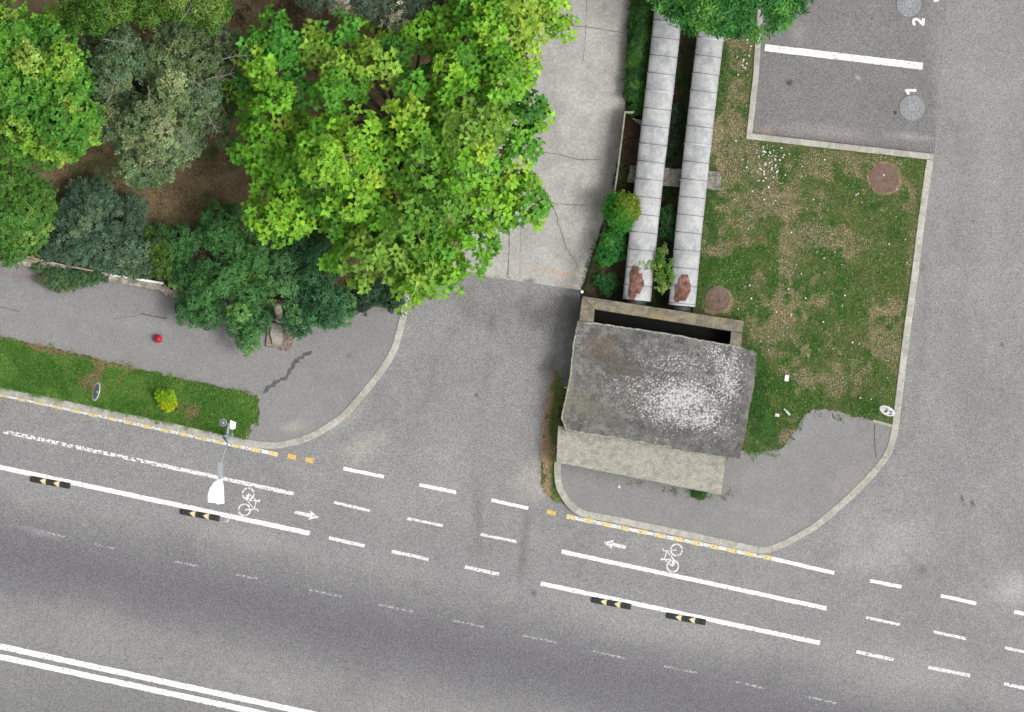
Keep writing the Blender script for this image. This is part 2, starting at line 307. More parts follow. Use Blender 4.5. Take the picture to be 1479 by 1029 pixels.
M['amber'] = paint('amber_road_paint', S(252, 232, 172), .2, 14); M['orange'] = paint('orange_road_paint', S(248, 204, 120), .15, 14)
M['rubber'] = plain('black_rubber', S(64, 64, 64), .7, 0, .4); M['reflect'] = plain('yellow_reflective_film', S(248, 230, 178), .5, 0, .08)
M['bolt'] = plain('dark_bolt', S(22, 22, 22), .5)
M['jacket'] = mottled('galvanised_jacket', [S(186, 187, 188), S(166, 168, 171), S(200, 201, 200)], 1.3, .75, .3, 12, 0, metallic=0)
M['band'] = plain('sheet_metal_band', S(134, 136, 140), .6, .2, .3, 6); M['brightband'] = plain('bright_metal_band', S(232, 234, 238), .45, .2, .1)
M['rust'] = mottled('red_rust', [S(146, 98, 86), S(172, 134, 118), S(104, 78, 68)], 3.5, .95, .35, 30, .5)
M['steel'] = plain('grey_painted_steel', S(176, 184, 188), .5, .2, .15); M['darksteel'] = plain('dark_steel', S(74, 78, 80), .6, .4)
M['lampwhite'] = plain('white_lamp_enamel', (.88, .88, .88, 1), .4, 0, .03); M['glass'] = plain('lamp_glass', S(200, 205, 208), .15)
M['iron'] = mottled('grey_cast_iron', [S(164, 166, 168), S(148, 150, 152), S(178, 180, 182)], 6, .75, .4, 50, .4)
M['rustlight'] = plain('worn_rusty_rim', S(150, 126, 114), .9, 0, .3)
M['rustiron'] = mottled('brown_rusty_iron', [S(134, 112, 98), S(114, 92, 80), S(146, 124, 108)], 7, .95, .5, 60, .6)
M['irondark'] = plain('grimy_iron_edge', S(140, 141, 143), .8, .1, .3)
M['bark'] = mottled('grey_bark', [S(104, 98, 88), S(84, 76, 66), S(128, 122, 112)], 6, .95, .5, 30, .8)
M['wall'] = mottled('flaking_wall_concrete', [S(172, 160, 142), S(146, 130, 108), S(204, 200, 190)], 4, .95, .5, 24, .6)
M['twig'] = plain('grey_twig', S(150, 142, 134), .9)
M['kerbplain'] = mottled('aged_panel_concrete', [S(168, 166, 156), S(140, 138, 128)], 3, .95, .4, 24, .3)
M['rail'] = mottled('faded_rail_paint', [S(206, 172, 148), S(214, 208, 200)], 1.5, .8, .2, 30, .1)
M['red'] = plain('red_plastic', S(205, 40, 56), .4, 0, .1); M['paper'] = plain('white_paper', S(248, 248, 246), .7, 0, .04); M['plastic'] = plain('pale_plastic', S(222, 238, 228), .3, 0, .08)
M['black'] = plain('dark_paint', S(40, 44, 46), .6); M['mesh'] = plain('rusty_wire', S(70, 66, 58), .8, .2, .4)
M['pinkconc'] = mottled('pinkish_footing', [S(150, 132, 122), S(126, 96, 94), S(172, 164, 148)], 7, .95, .5, 30, .6)
M['pit'] = plain('slot_darkness', (.004, .004, .004, 1), .9)  # near-black colour imitating the darkness deep in the chamber slot
M['leaf'] = leafmat('leaf_green'); M['leaf_matte'] = leafmat('leaf_matte', .75, .15); M['blade'] = leafmat('grass_blades', .8, .2)
M['petal'] = plain('white_petals', S(245, 244, 235), .8, 0, .1)

# ------------------------------------------------------------------ ground sheets
def poly(pts, z=0): return [P(x, y, 0)[:2] for x, y in pts]
def rag(pts, amp, step=.07):
    w_ = [Vector(P(x, y)[:2]) for x, y in pts]; out = []
    for i in range(len(w_)):
        a, b = w_[i], w_[(i+1) % len(w_)]; L = (b-a).length; n_ = max(1, min(400, int(L/step))); nn = Vector((-(b-a).y, (b-a).x)).normalized()
        for j in range(n_):
            p = a.lerp(b, j/n_); d = math.sin(p.x*9.1+p.y*7.3)*.35+math.sin(p.x*23.7-p.y*19.1)*.3+random.uniform(-.5, .5); p = p+nn*d*amp; out.append((p.x*50+739.5, 514.5-p.y*50))
    return out
def sheet(name, pts, z, mat, thick=0.0, ragged_=0.0):
    if ragged_: pts = rag(pts, ragged_)
    m = MB(); m.prism(poly(pts), z-thick, z) if thick else m.add([(x, y, z) for x, y in poly(pts)][::-1], [tuple(range(len(pts)))])
    o = m.build(name, mat); return tagset(o, kind='structure')
def offset(pts, d):                           # offset an open line sideways, grid units
    out = []
    for i, p in enumerate(pts):
        a = Vector(pts[max(i-1, 0)]); b = Vector(pts[min(i+1, len(pts)-1)]); t = (b-a).normalized(); out.append((p[0]-t.y*d, p[1]+t.x*d))
    return out
def smoothline(pts, n=4):
    pts = [Vector(p) for p in pts]; out = []
    for i in range(len(pts)-1):
        p0, p1, p2, p3 = pts[max(i-1,0)], pts[i], pts[i+1], pts[min(i+2, len(pts)-1)]
        for j in range(n):
            t = j/n; out.append(tuple(.5*((2*p1)+(p2-p0)*t+(2*p0-5*p1+4*p2-p3)*t*t+(3*p1-p0-3*p2+p3)*t**3)))
    out.append(tuple(pts[-1])); return out
road = MB(); road.add([(-260,-260,0),(260,-260,0),(260,260,0),(-260,260,0)], [(0,1,2,3)]); road = tagset(road.build('road', M['road']), kind='structure')

KL = [(-700,411),(-200,521),(0,564),(109,587),(215,609),(328,634)]+smoothline([(328,634),(370,642),(403,643),(447,631.5),(488,607),(508,588),(537,553.5),(560,522),(571,500),(578,474),(583.5,451),(588,423)], 3)[1:]
KRa = smoothline([(805,668),(806,697),(814,716),(829,735),(845,743)], 3)+[(892,751.5),(930,759.5),(1011,776.5)]+smoothline([(1070,789.5),(1092,794),(1109,794),(1137,783),(1180,758),(1229,716),(1261,683),(1284,652),(1293,616)], 3)
KRb = [(1293,616),(1300,560),(1307,500),(1319,412),(1329,333),(1340,250),(1343.5,232)]
def kerb(name, line, wd, h, L=.53, gap=.022, parent=None):
    m = MB(); pts = [Vector(P(*p)[:2]) for p in line]; acc = 0; seg = []
    cum = [0]
    for i in range(len(pts)-1): cum.append(cum[-1]+(pts[i+1]-pts[i]).length)
    def at(d):
        d = max(0, min(d, cum[-1]-1e-6))
        for i in range(len(pts)-1):
            if cum[i+1] > d: return pts[i].lerp(pts[i+1], (d-cum[i])/(cum[i+1]-cum[i]))
        return pts[-1]
    d = 0
    while d < cum[-1]-.1:
        e_ = min(d+L, cum[-1]); k = random.uniform(.84, 1.05); rw = random.uniform(-.004, .004); hh = h+random.uniform(-.005, .005)
        a, b, c = at(d+gap/2), at((d+e_)/2), at(e_-gap/2); v = []; f = []
        for p, t in ((a, at(d+.05)-at(d-.02)), (b, c-a), (c, at(e_)-at(e_-.06))):
            t = t.normalized(); nn = Vector((-t.y, t.x))
            for s_, z in ((-wd/2, -.02), (-wd/2, hh-.015), (-wd/2+.015, hh), (wd/2-.015, hh), (wd/2, hh-.015), (wd/2, -.02)):
                q = p+nn*(s_+rw); v.append((q.x, q.y, z))
        for i in range(2):
            for j in range(5): f.append((i*6+j, i*6+j+1, i*6+6+j+1, i*6+6+j))
        f += [tuple(range(6)), tuple(range(12, 18))[::-1]]
        m.add(v, f, (k, k, k*.99)); 
        cq = at(e_); d = e_
    # mortar bed just below the stones
    m.ribbon([(p.x, p.y) for p in pts], wd-.02, h-.006, (1.25, 1.24, 1.2), 0, .3)
    return tagset(m.build(name, M['kerb'], color=True), kind='structure')
kerb('kerb', KL, .2, .14); kerb('kerb', KRa, .2, .14); kerb('kerb', KRb, .2, .14)
kerb('kerb', [(1100,-10),(1096,40),(1091,115),(1082,194)], .17, .14); kerb('kerb', [(1078,196.5),(1109,200),(1226,213.5),(1347,227)], .18, .14)
kerb('kerb', [(357.5,612),(356,634)], .06, .13); kerb('kerb', [(1261,608),(1290,616)], .08, .13)

sheet('parking_lot', [(1100,-300),(1382,-300),(1368,0),(1352,150),(1347,225),(1082,196)], .006, M['parking'])
lw = [(-700,240),(-60,362),(20,376),(110,391),(150,399),(235,415),(245,424),(300,428),(360,436),(480,444),(584,440)]
sheet('footway', lw+[(588,423)]+KL[::-1], .115, M['walk'], .12)
chR = [(1293,616),(1262,609),(1235,601),(1190,590),(1165,597),(1153,612),(1138,640),(1120,650),(1085,655),(1040,640),(830,600),(805,668)]
cr_ = rag(chR[:8]+[chR[7]], .06); cut = min(range(len(cr_)), key=lambda q: (cr_[q][0]-chR[7][0])**2+(cr_[q][1]-chR[7][1])**2); cr_ = cr_[:cut]
sheet('footway', KRa+cr_[1:]+chR[8:], .115, M['walk'], .12)
vt = [(-700,350),(-200,450),(0,487),(109,510),(177,528),(227,540),(278,551),(316,558),(349,567),(372,571),(375,592),(372,610),(360,615),(357,634)]
sheet('verge_soil', vt+[(328,634),(215,609),(109,587),(0,564),(-200,521),(-700,411)], .125, M['verge'], 0, .05)
conc_left = [(640,396),(652,380),(690,300),(720,150),(735,0),(750,-250)]
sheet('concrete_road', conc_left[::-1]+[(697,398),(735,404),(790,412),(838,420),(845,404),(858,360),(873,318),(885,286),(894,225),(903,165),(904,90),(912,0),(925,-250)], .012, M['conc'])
sheet('park_soil', lw+[(588,423)]+[(640,396)]+conc_left[1:]+[(-700,-250)], .11, M['soil'])
sheet('soil_bed', [(925,-250),(912,0),(904,90),(903,165),(894,225),(885,286),(873,318),(858,360),(845,404),(838,420),(840,470),(1080,500),(1052,200),(1060,-250)], .02, M['darksoil'])
lawn = [(1040,-250),(1104,-250),(1098,30),(1091,115),(1082,196),(1226,213),(1343,227),(1340,250),(1329,333),(1319,412),(1307,500),(1300,560),(1293,616)]+chR[1:9]+[(1060,640),(1060,520),(1000,455),(1012,250),(1034,60)]
sheet('lawn', lawn, .10, M['turf'])
m = MB(); m.prism(poly([(805,560),(795,565),(788,600),(781,655),(782,700),(797,722),(806,725),(801,700),(800,668),(835,668),(835,560)]), -.02, .012); tagset(m.build('verge_soil', M['turf']), kind='structure')

# thin tar seals, joints and cracks lying on the surfaces
def crack(name, pts, wd, z, mat, jit=.006, sm=True, wob=2.0):
    m = MB(); q = smoothline(pts, 5) if sm else pts
    q = [(x+random.uniform(-wob, wob), y+random.uniform(-wob, wob)) for x, y in q]
    m.ribbon([P(*p)[:2] for p in q], wd, z, (1, 1, 1), jit, .05); return m
def crackobj(name, lst, mat):
    m = MB()
    for pts, wd, z, wob in lst:
        q = smoothline(pts, 5); q = [(x+random.uniform(-wob, wob), y+random.uniform(-wob, wob)) for x, y in q]
        m.ribbon([P(*p)[:2] for p in q], wd, z, (1, 1, 1), min(wd*.35, .03), .05)
    return tagset(m.build(name, mat), kind='structure')
crackobj('tar_seal', [([(380,567),(395,555),(412,545),(423,528),(432,518),(450,508)], .11, .119, 1.2), ([(205,453),(218,456),(242,460)], .03, .119, .6),
    ([(1120,650),(1125,630),(1137,622),(1148,636)], .05, .119, 2.5), ([(1202,598),(1205,605)], .04, .119, 1)], M['tar'])
crackobj('pavement_crack', [([(165,461),(190,458),(205,453)], .012, .119, .8), ([(0,444),(30,450)], .02, .119, .6), ([(1263,614),(1263,640),(1265,662)], .03, .119, .5)], M['tar'])
crackobj('concrete_crack', [([(820,37),(860,41),(900,48)], .022, .016, .5), ([(772,219),(800,222),(820,227),(838,231),(868,231)], .025, .016, .8),
    ([(766,220),(768,250),(772,262),(785,285),(800,303),(808,330),(818,358),(832,380),(836,395)], .028, .016, 1.2), ([(788,294),(810,295),(845,297)], .025, .016, .7),
    ([(847,0),(846,40),(842,90)], .015, .016, .6), ([(735,330),(735,370),(733,402)], .03, .016, .3), ([(752,330),(751,372),(751,404)], .012, .016, .3)], M['crack'])
crackobj('asphalt_joint', [([(1368,-20),(1360,80),(1352,150),(1349,222)], .02, .010, 1.0)], M['parking'])
m = MB()
for q in ([(655,391),(700,396),(697,399),(655,394)], [(702,397),(722,400),(721,404),(702,401)], [(733,400),(740,401),(738,405),(731,404)]): m.prism([P(*p)[:2] for p in q], .0, .028)
tagset(m.build('kerb_edge', M['wall']), kind='structure')

# ------------------------------------------------------------------ road markings: parts of the road
def line(name, a, b, wd, mat, z=.006, jit=.007, parent=road):
    m = MB(); m.ribbon([P(*a)[:2], P(*b)[:2]], wd, z, (1, 1, 1), jit, .1); return m.build(name, mat, parent)
line('lane_line', (5,623.5), (232,672), .105, M['white_worn']); line('lane_line', (232,672), (424,713.5), .11, M['white_mid'])
line('lane_line', (-300,611), (447,770.5), .135, M['white'])
line('centre_line', (-300,869), (600,1063.5), .165, M['white']); line('centre_line', (-300,884), (600,1078.5), .165, M['white'])
line('lane_line', (811,797), (1194,879), .12, M['white']); line('lane_line', (781,843), (1184,929), .125, M['white']); line('edge_line', (1113,806.5), (1205,828), .11, M['white'])
for a, b in (((496,677),(554.5,689)),((606,700.5),(659,711.5)),((710,722.5),(763,734.5)),((1256.7,839),(1302,848)),((1359,860.5),(1410,872)),((1465,884),(1522,896))): line('edge_dash', a, b, .1, M['white'])
for a, b in (((482.5,726),(534,738)),((588,749),(639.7,759.5)),((694,772),(746,782.5)),((1251,892),(1299.6,902.6)),((1348,912.6),(1396,923)),((1451,935.7),(1505,947))): line('lane_dash', a, b, .078, M['white_mid'])
for a, b in (((475,777),(526.7,789)),((565.7,796.6),(619,808)),((671.5,819),(720.5,830)),((1237,941.6),(1290.6,953)),((1341,964),(1401,976)),((1450,987.7),(1505,1000))): line('lane_dash', a, b, .098, M['white_mid'])
for a, b in (((137,785.5),(165,793)),((252,811),(290,819)),((341,830),(372,836)),((446,851.6),(495,862)),((546,873.5),(596,883.5)),((653,896),(700.7,906)),((755,918),(803,928)),((856.6,940.6),(905,951.5)),((959,962.5),(1007,972.5)),((1061,984.5),(1106,995)),((1163,1006),(1208,1016)),((60,768),(95,776))): line('faded_dash', a, b, .055, M['white_faint'])
def kerbmarks(xs, f, white_pairs):
    for x in xs:
        line('amber_mark', (x-6.5, f(x-6.5)), (x+6.5, f(x+6.5)), .13, M['amber'], .0075, .008)
    for a, b in white_pairs: line('white_mark', (a, f(a)), (b, f(b)), .105, M['white_mid'], .0062, .006)
fL = lambda x: 570.6+(x-5)*.2175
xsL = [5+26*i for i in range(16)]; kerbmarks(xsL, fL, [(x+6, x+20) for x in xsL[:-1]]+[(-60, -2)])
for x, y in ((421.5, 660), (447, 665)): line('orange_mark', (x-6, y-1.3), (x+6, y+1.3), .14, M['orange'], .0075, .01)
fR = lambda x: 752.7+(x-851)*.2055
xsR = [825+25.8*i for i in range(12)]; kerbmarks(xsR, fR, [(x+6, x+20) for x in xsR])
line('orange_mark', (790, 739), (803, 741.5), .12, M['orange'], .0075, .01)
def arrow(tail, tip, wd=.09, hw=.28, hl=.26):
    a, b = Vector(P(*tail)[:2]), Vector(P(*tip)[:2]); t = (b-a).normalized(); nn = Vector((-t.y, t.x)); c = b-t*hl
    m = MB(); q = [a+nn*wd/2, c+nn*wd*.6, c-t*.05+nn*hw/2, b, c-t*.05-nn*hw/2, c-nn*wd*.6, a-nn*wd/2]
    m.add([(p.x, p.y, .006) for p in q], [(6,5,1,0),(1,5,3),(2,1,3),(5,4,3)]); return m.build('arrow_marking', M['white_mid'], road)
arrow((425.6,740), (461,747.5)); arrow((904,791), (871,783.5))
def bike(w1, w2, side):                       # painted bicycle pictogram between two wheel centres
    a, b = Vector(P(*w1)[:2]), Vector(P(*w2)[:2]); m = MB(); z = .0062; r = .165; wv = b-a; u = wv.normalized(); s_ = Vector((-u.y, u.x))*side
    for c in (a, b):
        for k in range(4): m.ring(c.x, c.y, z, r-.022, r+.022, 9, a0=k*PI/2+.1+random.random()*.2, a1=(k+1)*PI/2-.02)
    def st(pts, wd): m.ribbon([(p.x, p.y) for p in pts], wd, z+.0006*len(m.v)/400, (1,1,1), .002, .05)
    A = lambda along, out: a+u*along*wv.length+s_*out
    st([A(-.02,.0), A(.42,.02), A(.28,.27), A(-.02,.0)], .032); st([A(.42,.02), A(.82,.27), A(.28,.27)], .03)
    st([A(1.0,.0), A(.82,.27), A(.78,.36)], .032); st([A(.78,.36), A(.9,.40)], .035); st([A(.3,.27), A(.25,.34)], .03); st([A(.18,.36), A(.34,.34)], .05)
    q = [A(.08,-.06), A(.42,.0), A(.42,.05), A(.06,.04)]; m.add([(p.x, p.y, z+.002) for p in q], [(3,2,1,0)])
    return m.build('bicycle_symbol', M['white_mid'], road)
bike((358.6,713.5), (353,736.8), 1); bike((971.6,818), (977,794.6), 1)
m = MB(); x, y, _ = P(327.5, 751.5); m.ring(x, y, .006, .035, .06, 14); m.build('small_ring_mark', M['white_worn'], road)
line('bay_line', (1105,69), (1332.6,96), .2, M['white'], .012, .006)
def digit(strokes, cx, cy, h, wd):            # figures read from the west, their tops point left
    m = MB()
    for st in strokes:
        m.ribbon([(P(cx, cy)[0]-(v-.5)*h, P(cx, cy)[1]+(u-.5)*h*.62) for u, v in st], wd, .012, (1,1,1), .003, .03)
    return m.build('bay_number', M['white'], road)
digit([[(.0,.78),(.12,.93),(.45,1.0),(.8,.93),(.9,.72),(.75,.5),(.35,.25),(.0,.04),(.5,.02),(1.0,.02)]], 1326.5, 31.5, .3, .075)
digit([[(.0,.74),(.3,.82),(.62,1.0),(.62,.6),(.62,.0)]], 1316, 132, .3, .075)
m = MB(); x, y, _ = P(1352, 1.5); m.ribbon([(x-.07, y), (x+.08, y+.01)], .07, .012, (1,1,1), .01, .03); m.build('paint_dab', M['white_mid'], road)
# ------------------------------------------------------------------ foliage
def inpoly(x, y, poly_):
    ins = np.zeros(x.shape, bool); n = len(poly_)
    for i in range(n):
        x0, y0 = poly_[i]; x1, y1 = poly_[(i+1) % n]
        c = ((y0 > y) != (y1 > y)) & (x < (x1-x0)*(y-y0)/((y1-y0) or 1e-9)+x0); ins ^= c
    return ins
def edgedist(x, y, poly_):
    d = np.full(x.shape, 1e9); n = len(poly_)
    for i in range(n):
        x0, y0 = poly_[i]; x1, y1 = poly_[(i+1) % n]; dx, dy = x1-x0, y1-y0; L = dx*dx+dy*dy+1e-9
        t = np.clip(((x-x0)*dx+(y-y0)*dy)/L, 0, 1); d = np.minimum(d, np.hypot(x-x0-t*dx, y-y0-t*dy))
    return d
def leafmesh(name, c, nrm, dr, size, wr, col, mat, parent=None, shape='heart', droop=.12):
    """one mesh of many leaves; c centre/base, nrm normal, dr tip direction, size length"""
    n = len(c); sd_ = np.cross(nrm, dr); sd_ /= np.linalg.norm(sd_, axis=1, keepdims=True)+1e-9
    if shape == 'heart': U = [0, .16, .5, 1, .5, .16]; W = [0, .44, .40, 0, -.40, -.44]; Z = [0, .1, .12, -droop, .12, .1]; F = [(0,1,2,3), (0,3,4,5)]
    elif shape == 'blade': U = [0, 0, 1]; W = [-.5, .5, 0]; Z = [0, 0, 0]; F = [(0,1,2)]
    else: U = [0, .45, 1, .45]; W = [0, .5, 0, -.5]; Z = [0, .08, -droop, .08]; F = [(0,1,2), (0,2,3)]
    k = len(U); s_ = size[:, None]
    V = np.empty((n, k, 3))
    for i in range(k): V[:, i] = c+dr*s_*U[i]+sd_*s_*wr*W[i]+nrm*s_*Z[i]
    off = np.zeros(3)
    if parent is not None: off = np.array(parent.location)
    V -= off
    me = bpy.data.meshes.new(name); me.vertices.add(n*k); me.vertices.foreach_set('co', V.astype(np.float32).ravel())
    fl = np.array([len(f) for f in F]); base = np.concatenate([np.array(f) for f in F])
    idx = (base[None, :]+(np.arange(n)*k)[:, None]).ravel()
    me.loops.add(len(idx)); me.loops.foreach_set('vertex_index', idx.astype(np.int32))
    nf = n*len(F); me.polygons.add(nf); tot = np.tile(fl, n); st = np.concatenate([[0], np.cumsum(tot)[:-1]])
    me.polygons.foreach_set('loop_start', st.astype(np.int32)); me.polygons.foreach_set('loop_total', tot.astype(np.int32))
    at = me.color_attributes.new('tint', 'FLOAT_COLOR', 'POINT')
    cc = np.concatenate([np.repeat(col, k, axis=0), np.ones((n*k, 1))], axis=1).astype(np.float32); at.data.foreach_set('color', cc.ravel())
    me.update(calc_edges=True); me.materials.append(mat)
    o = bpy.data.objects.new(name, me); C.objects.link(o)
    if parent is not None: o.parent = parent
    return o
def rv(n): v = rng.normal(size=(n, 3)); return v/np.linalg.norm(v, axis=1, keepdims=True)
def norm(v): return v/(np.linalg.norm(v, axis=1, keepdims=True)+1e-9)
def poisson(pl, dmin, inset, tries=4000):
    xs = [p[0] for p in pl]; ys = [p[1] for p in pl]; X = rng.uniform(min(xs), max(xs), tries); Y = rng.uniform(min(ys), max(ys), tries)
    ok = inpoly(X, Y, pl) & (edgedist(X, Y, pl) > inset); X, Y = X[ok], Y[ok]; out = []
    for x, y in zip(X, Y):
        if all((x-a)**2+(y-b)**2 > dmin*dmin for a, b in out): out.append((x, y))
    return np.array(out)
def vnoise(x, y, s, seed):
    r = np.random.default_rng(seed); g = r.random((128, 128)); u = x*s+500.3; v = y*s+500.7; i = np.floor(u).astype(int); j = np.floor(v).astype(int); fu = u-i; fv = v-j
    fu = fu*fu*(3-2*fu); fv = fv*fv*(3-2*fv); i %= 127; j %= 127
    return (g[i, j]*(1-fu)+g[i+1, j]*fu)*(1-fv)+(g[i, j+1]*(1-fu)+g[i+1, j+1]*fu)*fv
def fbm(x, y, s, seed): return (vnoise(x, y, s, seed)+.5*vnoise(x, y, s*2.1, seed+1)+.25*vnoise(x, y, s*4.3, seed+2))/1.75
def tree(name, label, cat, outline, ztop, zlow, clump, leaf, cols, base=None, wr=.8, k=5, cover=1.5, shape='heart', mat='leaf', group=None,
         dmin=.75, flat=.7, part='crown', stem=.12, lay=2, patch=None, holes=(), up=.55, limbs=40, droop=.12, wood='trunk', sv=.25, dome=1.6, zv=.5, star=.12, gap=.06, inset=.12):
    """outline: crown outline on the survey grid; clump: radius of a leaf clump (m); leaf: leaf length (m); cols: list of (sRGB, weight)"""
    zm = zlow+(ztop-zlow)*.5
    pl = [P(x, y, zm)[:2] for x, y in outline]; hl = [(P(x, y, zm)[:2], r/50) for x, y, r in holes]
    cx = sum(p[0] for p in pl)/len(pl); cy = sum(p[1] for p in pl)/len(pl)
    if base: cx, cy = P(*base)[:2]
    root = thing(name, label, cat, (cx, cy, 0.1), 0, group)
    C1 = poisson(pl, clump*dmin, clump*inset)
    if len(C1) == 0: C1 = np.array([(cx, cy)])
    ed = edgedist(C1[:, 0], C1[:, 1], pl); R = dome
    z = zlow+(ztop-zlow)*np.clip(np.sqrt(np.clip(ed/R, 0, 1)), 0, 1)*rng.uniform(zv, 1.0, len(C1))
    cr = clump*rng.uniform(.7, 1.2, len(C1)); cr = np.minimum(cr, ed+clump*.42)
    keep = np.ones(len(C1), bool)
    for (hx, hy), hr in hl: keep &= np.hypot(C1[:, 0]-hx, C1[:, 1]-hy) > hr+cr*.55
    gn = vnoise(C1[:, 0], C1[:, 1], 1.3/max(clump, .15)*.4, 17)*.6+vnoise(C1[:, 0], C1[:, 1], 1.1, 29)*.4
    if len(C1) > 12: keep &= gn > np.quantile(gn, gap); z = zlow+(z-zlow)*(.55+.9*gn)
    C1, z, cr, ed = C1[keep], z[keep], cr[keep], ed[keep]
    P_, Nn, D, Sz, Co = [], [], [], [], []
    wts = np.array([c[1] for c in cols], float); wts /= wts.sum(); pal = np.array([S(*c[0])[:3] for c in cols])
    for i in range(len(C1)):
        base_c = pal[rng.choice(len(pal), p=wts)]
        if patch is not None:
            pc = patch(C1[i, 0], C1[i, 1]); base_c = base_c if pc is None else np.array(S(*pc)[:3])
        for ly in range(lay):
            r = cr[i]*(1, .85, .6)[ly]; nr = max(3, int(2*PI*r*r*cover/(k*leaf*leaf*wr*.6)*(1, .6, .5)[ly]))
            d = rv(nr); d[:, 2] = np.abs(d[:, 2])*.9+.02-ly*.25; d = norm(d)
            rr = rng.uniform(.75, 1.06, nr)*r
            # sprigs poke out here and there, so that no clump is a ball
            rr *= 1+rng.uniform(.2, .6, nr)*(rng.random(nr) < .16)
            ctr = np.stack([C1[i, 0]+d[:, 0]*rr, C1[i, 1]+d[:, 1]*rr, z[i]-ly*.35*cr[i]-cr[i]*flat*.4+d[:, 2]*rr*flat], 1)
            nn = norm(d*(1-up)+np.array([0, 0, up])+rng.normal(0, .18, (nr, 3)))
            t = norm(np.cross(nn, rv(nr))); b = np.cross(nn, t); ph = rng.uniform(0, 2*PI, nr); ctint = rng.normal(1, .14, nr)
            for j in range(k):
                an = ph+2*PI*j/k+rng.normal(0, .25, nr); dr_ = norm(t*np.cos(an)[:, None]+b*np.sin(an)[:, None]+nn*rng.uniform(-.25, .35, nr)[:, None])
                ln = norm(nn+rng.normal(0, .28, (nr, 3))); ln = norm(ln-dr_*np.sum(ln*dr_, 1, keepdims=True))
                P_.append(ctr+dr_*leaf*star); Nn.append(ln); D.append(dr_); Sz.append(leaf*rng.uniform(1-sv*1.4, 1+sv*1.2, nr))
                cv = base_c[None, :]*(ctint*rng.normal(1, .16, nr))[:, None]; hu = rng.normal(0, .13, nr); cv = cv*np.stack([1+hu*.7, 1+hu*.1, 1-hu*.6], 1)
                Co.append(np.clip(cv, .003, .85))
    P_, Nn, D, Sz, Co = map(np.concatenate, (P_, Nn, D, Sz, Co))
    leafmesh(part, P_, Nn, D, Sz, wr, Co, M[mat], root, shape, droop)
    # wood
    m = MB(); fork = zlow*.55 if zlow > 1 else max(.15, zlow*.5); fx, fy = cx, cy
    if wood == 'trunk': m.tube([(cx, cy, 0), (cx+.04, cy-.03, fork*.5), (fx, fy, fork)], [stem*1.35, stem, stem*.8], 8)
    else: m.tube([(cx, cy, 0), (fx, fy, fork)], [stem, stem*.7], 6)
    idx = rng.permutation(len(C1))[:limbs]
    for i in idx:
        tx, ty, tz = C1[i, 0], C1[i, 1], z[i]-cr[i]*.15; mx = fx+(tx-fx)*.5+rng.normal(0, .08); my = fy+(ty-fy)*.5+rng.normal(0, .08); mz = fork+(tz-fork)*.62
        m.tube([(fx, fy, fork-.1*stem), (mx, my, mz), (tx, ty, tz)], [stem*.45, stem*.26, stem*.09], 5, cap=False)
        for q in range(2):
            a_ = rng.uniform(0, 2*PI); l = cr[i]*.8; m.tube([(tx, ty, tz), (tx+math.cos(a_)*l, ty+math.sin(a_)*l, tz+l*.1)], [stem*.09, stem*.03], 4, cap=False)
    m.build(wood, M['bark'], root, smooth=True)
    return root

BR = [((144,202,54),3.4),((122,188,48),4),((98,166,46),3),((172,214,66),1.5),((70,130,42),1.0)]
big = [(470,12),(520,22),(560,60),(590,30),(640,10),(650,-40),(800,-60),(812,5),(824,38),(795,72),(768,98),(786,125),(788,165),(768,195),(770,230),(752,248),(775,268),(788,305),(770,325),(738,338),(712,352),(692,380),(697,392),(655,392),(640,405),(632,436),(590,434),(575,412),(520,410),(485,400),(478,375),(495,350),(480,320),(440,330),(405,345),(370,345),(358,310),(372,268),(345,240),(345,212),(365,180),(335,130),(355,95),(350,50),(385,22),(420,40),(455,55)]
def pbig(x, y):
    gx, gy = x*50+739.5, 514.5-y*50
    for (a, b, r, c) in ((520,85,60,(150,194,68)),(760,30,55,(164,204,70)),(712,272,24,(188,214,64)),(648,160,16,(172,206,60)),(440,80,60,(86,160,52)),(560,380,50,(136,180,66)),(610,415,40,(134,190,50)),(600,300,60,(108,164,52)),(690,170,45,(126,170,60))):
        if math.hypot(gx-a, gy-b) < r and rng.random() < .75: return c
tree('broadleaf_tree', 'big bright green tree with large heart-shaped leaves overhanging the concrete road', 'tree', big, 6.4, 3.0, .56, .175, BR, (590,200), k=7, wr=.78, cover=.9, star=.3, gap=.08,
     stem=.22, patch=pbig, holes=((548,158,15),(440,50,12),(350,255,8)), dome=1.9, limbs=60, dmin=.78, zv=.3)
tree('broadleaf_tree', 'bright green broadleaf tree at the left edge of the park', 'tree', [(-90,20),(0,16),(60,10),(100,28),(110,60),(124,75),(116,110),(135,150),(138,185),(120,215),(95,225),(75,238),(40,232),(0,215),(-90,220)], 5.5, 3, .5, .13,
     [((106,168,50),3),((84,146,44),3),((138,186,60),1.5),((156,190,80),.6)], (20,125), k=5, wr=.8, cover=1.3, stem=.16, dmin=.72, holes=((108,78,8),))
def pgrey(x, y):
    gx, gy = x*50+739.5, 514.5-y*50
    for (a, b, r) in ((175,130,22),(240,95,20),(250,140,20),(300,110,26),(225,190,30),(320,180,26),(160,160,16),(260,170,18),(270,70,16)):
        if math.hypot(gx-a, gy-b) < r: return (166,182,124) if rng.random() < .4 else (126,150,98)
